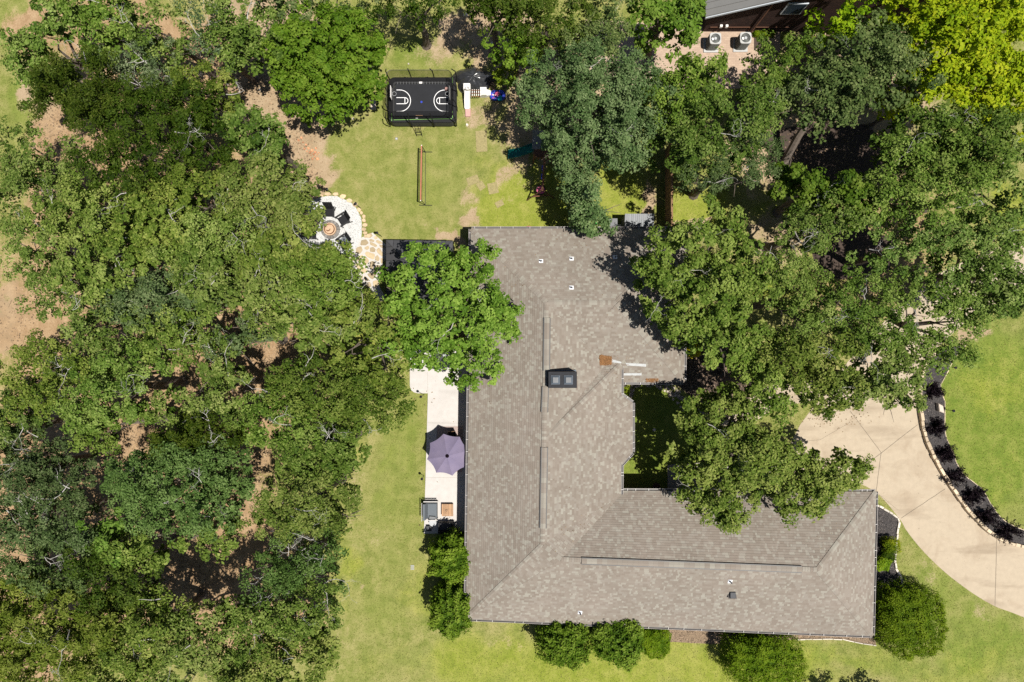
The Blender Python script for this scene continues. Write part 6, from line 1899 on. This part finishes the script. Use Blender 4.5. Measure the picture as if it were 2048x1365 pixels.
# clipped hedges: dense shells of small leaves
def hedge(label, px, py, rx, ry, h, n, mat='leaf_hedge', sup=.72, LL=.095, tone=0, name='clipped_hedge', tintc=(1, 1, 1), rough=.05, cat='hedge'):
    global n_leaf_total
    zc = h * .45
    c = P(px, py, zc); c.z = 0
    k = (1 - zc / CAM_H) / PPM
    t = thing(name, c, label, cat)
    u = rng.normal(size=(n, 3)); u /= np.linalg.norm(u, axis=1, keepdims=True)
    # points spread evenly over the top as well as the sides
    m2 = n * 3 // 5
    th_ = rng.uniform(0, 6.283, m2); rr_ = np.sqrt(rng.random(m2)) * .97
    sx_, sy_ = rr_ * np.cos(th_), rr_ * np.sin(th_)
    ux_, uy_ = np.sign(sx_) * np.abs(sx_) ** (1 / sup), np.sign(sy_) * np.abs(sy_) ** (1 / sup)
    u[:m2] = np.stack([ux_, uy_, np.sqrt(np.maximum(1e-4, 1 - ux_ ** 2 - uy_ ** 2))], 1)
    s = np.sign(u) * np.abs(u) ** sup
    s /= (np.abs(s) ** (2 / sup)).sum(1, keepdims=True) ** (sup / 2)
    nz = WaveNoise(.5)(s[:, 0] * rx * k, s[:, 1] * ry * k) * rough + WaveNoise(1.4)(s[:, 0] * rx * k, s[:, 1] * ry * k) * rough * 1.3
    R = (1 + nz + rng.normal(0, rough * .8, n) + (rng.random(n) < .03) * rng.uniform(.03, .10, n))[:, None]
    pos = s * R * np.array([rx * k, ry * k, h * .52]) + np.array([0, 0, h * .48])
    pos[:, 2] = np.maximum(pos[:, 2], .03)
    nr = u * .8 + np.array([0, 0, .45]) + rng.normal(size=(n, 3)) * .42
    nr /= np.linalg.norm(nr, axis=1, keepdims=True)
    tint = .5 + tone + rng.normal(0, .2, n) + nz * 3
    me = leaf_mesh('foliage', pos, nr, LL * rng.uniform(.7, 1.3, n), LL * .62 * rng.uniform(.7, 1.3, n), tint, mat)
    o = bpy.data.objects.new('foliage', me); COL.objects.link(o); o.parent = t; o.color = (*tintc, 1)
    n_leaf_total += n
    mb = MB()
    for j in range(4):
        a = rng.uniform(0, 6.28)
        mb.tube([(0, 0, 0), (rx * k * .3 * math.cos(a), ry * k * .3 * math.sin(a), h * .4), (rx * k * .5 * math.cos(a), ry * k * .5 * math.sin(a), h * .7)], [.05, .035, .012], 5)
    mb.lathe((0, 0, h * .48), [(rx * k * .3, -h * .4), (min(rx, ry) * k * .72, -h * .25), (min(rx, ry) * k * .75, 0), (min(rx, ry) * k * .55, h * .2), (.001, h * .30)], 14)
    mb.build('stem', mat, t, world=False)
    return t


HB = dict(mat='leaf_holly', LL=.155, rough=.085, name='holly_bush', cat='bush', sup=.85)
hedge('upright holly at the end of the white patio', 903, 1108, 38, 42, 3.3, 8500, tintc=(1.05, 1.1, .9), **HB)
hedge('upright holly against the west wall by the roof corner', 905, 1210, 40, 48, 3.5, 9500, tintc=(.95, 1.0, .85), **HB)
hedge('upright holly touching the south eave beneath a white vent boot', 1126, 1273, 50, 44, 3.4, 10000, tintc=(.95, 1.0, .9), **HB)
hedge('upright holly between the other south holly and the low light bush', 1232, 1268, 50, 45, 3.4, 10000, tintc=(.9, .98, .9), **HB)
hedge('huge clipped round hedge at the lower corner of the garage wing', 1812, 1236, 63, 71, 2.6, 26000, tintc=(.95, .95, 1))
hedge('large clipped oval hedge in front of the south wall', 1519, 1309, 76, 50, 3.0, 24000, tintc=(.95, 1.0, 1))
hedge('low light green bush beside the south hollies', 1308, 1281, 31, 30, 1.3, 6500, tintc=(1.05, 1.1, 1), rough=.06)
hedge('small yellow-green round shrub in the black corner bed', 1778, 1090, 15, 15, .95, 1500, LL=.09, tintc=(1.35, 1.15, 1), rough=.09, name='round_shrub', cat='shrub')
hedge('fresh green shrub against the garage wall in the corner bed', 1763, 1127, 15, 12, .8, 1400, LL=.09, tintc=(1.25, 1.35, 1.2), rough=.1, name='round_shrub', cat='shrub')
hedge('dark low shrub between the two bright corner bed shrubs', 1775, 1112, 15, 13, .6, 1300, LL=.08, tintc=(.5, .55, .6), rough=.1, name='round_shrub', cat='shrub')
hedge('yellow shrub at the house corner under the shading oak', 1378, 696, 16, 15, 1.6, 1300, mat='leaf_yellow', LL=.13, rough=.12, name='yellow_shrub', cat='shrub')
hedge('pale green tuft in the river rock by the courtyard eave', 1251, 782, 7, 8, .4, 500, LL=.10, rough=.15, tintc=(1.3, 1.2, 1.4), name='rock_tuft', cat='shrub')
hedge('low bright plants along the foot of the brick gable', 1527, 69, 24, 6, .4, 900, LL=.11, rough=.1, tintc=(1.5, 1.3, 1), name='border_plant', cat='plant')


# purple-black spiky shrubs of the island bed
SHR = [(1866, 784, .62, 'topmost purple-black shrub of the island bed, above the flat boulder'), (1872, 856, .72, 'purple-black shrub just below the flat boulder in the island bed'), (1891, 907, .72, 'third purple-black shrub counting down from the flat boulder side'),
       (1912, 952, .74, 'purple-black shrub halfway along the curved island bed'), (1949, 990, .82, 'purple-black shrub where the island bed turns outward'), (1977, 1032, .84, 'second last purple-black shrub towards the picture edge'), (2017, 1062, .86, 'last purple-black shrub, close to the picture edge')]
for (x, y, r, lab) in SHR:
    c = P(x, y)
    t = thing('purple_shrub', c - Vector((.3 if x > 1900 else .15, -.05, 0)), lab, 'shrub', 'purple-black shrubs in the island bed')
    pos, nr, L, W_ = [], [], [], []
    mb = MB()
    for j in range(44):
        a = rng.uniform(0, 6.28); el = rng.uniform(.15, 1.35)
        d = np.array([math.cos(a) * math.cos(el), math.sin(a) * math.cos(el) * .8, math.sin(el)])
        Ls = r * rng.uniform(.8, 1.35)
        s_ = np.linspace(.15, 1, 17) * Ls
        pp_ = d[None] * s_[:, None]
        mb.tube([Vector((0, 0, .05)), Vector(d * Ls)], [.02, .004], 3, cap=False)
        for rep in range(3):
            pos.append(pp_ + rng.normal(0, .05, pp_.shape)); nr.append(rng.normal(size=pp_.shape) + np.array([0, 0, .5]))
    pos = np.concatenate(pos); nr = np.concatenate(nr); nr /= np.linalg.norm(nr, axis=1, keepdims=True)
    pos[:, 2] = np.maximum(pos[:, 2], .12)
    n = len(pos)
    me = leaf_mesh('foliage', pos, nr, rng.uniform(.09, .17, n), rng.uniform(.045, .07, n), .5 + rng.normal(0, .2, n), 'leaf_purple')
    o = bpy.data.objects.new('foliage', me); COL.objects.link(o); o.parent = t; o.color = (1, 1, 1, 1)
    mb.build('stem', 'bark', t, world=False)
n = 160
d = rng.normal(size=(n, 3)); d /= np.linalg.norm(d, axis=1, keepdims=True)
me = leaf_mesh('leaves', d * np.array([.24, .24, .28]) + np.array([0, .1, .6]), d, rng.uniform(.12, .2, n), rng.uniform(.05, .08, n), .8 + rng.normal(0, .2, n), 'leaf_purple')
o = bpy.data.objects.new('leaves', me); COL.objects.link(o); o.parent = pp; o.color = (3, 2, 2.5, 1)

# ------------------------------------------------------------------ grass blades over the lawns
ng = 330000
gx_ = rng.uniform(-35.5, 35.5, ng); gy_ = rng.uniform(-24, 24, ng)
px_ = gx_ * PPM + 1024; py_ = -gy_ * PPM + 682.5
ii = np.clip(np.searchsorted(GX, gx_), 0, nx - 1); jj = np.clip(np.searchsorted(GY, gy_), 0, ny - 1)
pd = np.clip(1.05 - 1.1 * Z_DIRT[jj, ii] - 1.3 * Z_LIT[jj, ii], 0, 1)


def inside_np(poly, x, y):
    c_ = np.zeros(len(x), bool); j = len(poly) - 1
    for i in range(len(poly)):
        xi, yi = poly[i]; xj, yj = poly[j]
        if yi != yj:
            c_ ^= ((yi > y) != (yj > y)) & (x < (xj - xi) * (y - yi) / (yj - yi) + xi)
        j = i
    return c_


blk = np.zeros(ng, bool)
wl_px = [(p.x * PPM + 1024, -p.y * PPM + 682.5) for p in wl]
for pg in (drive, bed_wall + bed_outer[::-1], ebed_edge + [(1700, 1180), (1700, 1006)], sbed, patio_w, pad, wl_px, [(1170, 40), (1560, 60), (1560, 175), (1400, 180), (1180, 165)],
           [(1335, 930), (1570, 915), (1570, 985), (1335, 985)], [(745, 470), (772, 470), (772, 600), (730, 600), (690, 540), (715, 490)], [(780, 165), (915, 165), (915, 255), (780, 255)]):
    blk |= inside_np(pg, px_, py_)
kp = (rng.random(ng) < pd) & ~blk
gx_, gy_, ii, jj = gx_[kp], gy_[kp], ii[kp], jj[kp]
n = len(gx_)
nr = np.stack([rng.normal(0, .45, n), rng.normal(0, .45, n), np.full(n, .85)], 1); nr /= np.linalg.norm(nr, axis=1, keepdims=True)
tint = .45 + rng.normal(0, .22, n) - .35 * Z_LUSH[jj, ii] + .12 * Z_YEL[jj, ii]
me = leaf_mesh('grass', np.stack([gx_, gy_, rng.uniform(.012, .022, n)], 1), nr, rng.uniform(.05, .11, n), rng.uniform(.012, .026, n), tint, 'grass_blade')
o = bpy.data.objects.new('grass', me); COL.objects.link(o); o.color = (1, 1, 1, 1)
tag(o, 'short sunlit grass covering the lawns', 'grass', kind='stuff')
print('leaves', n_leaf_total, 'grass', n)
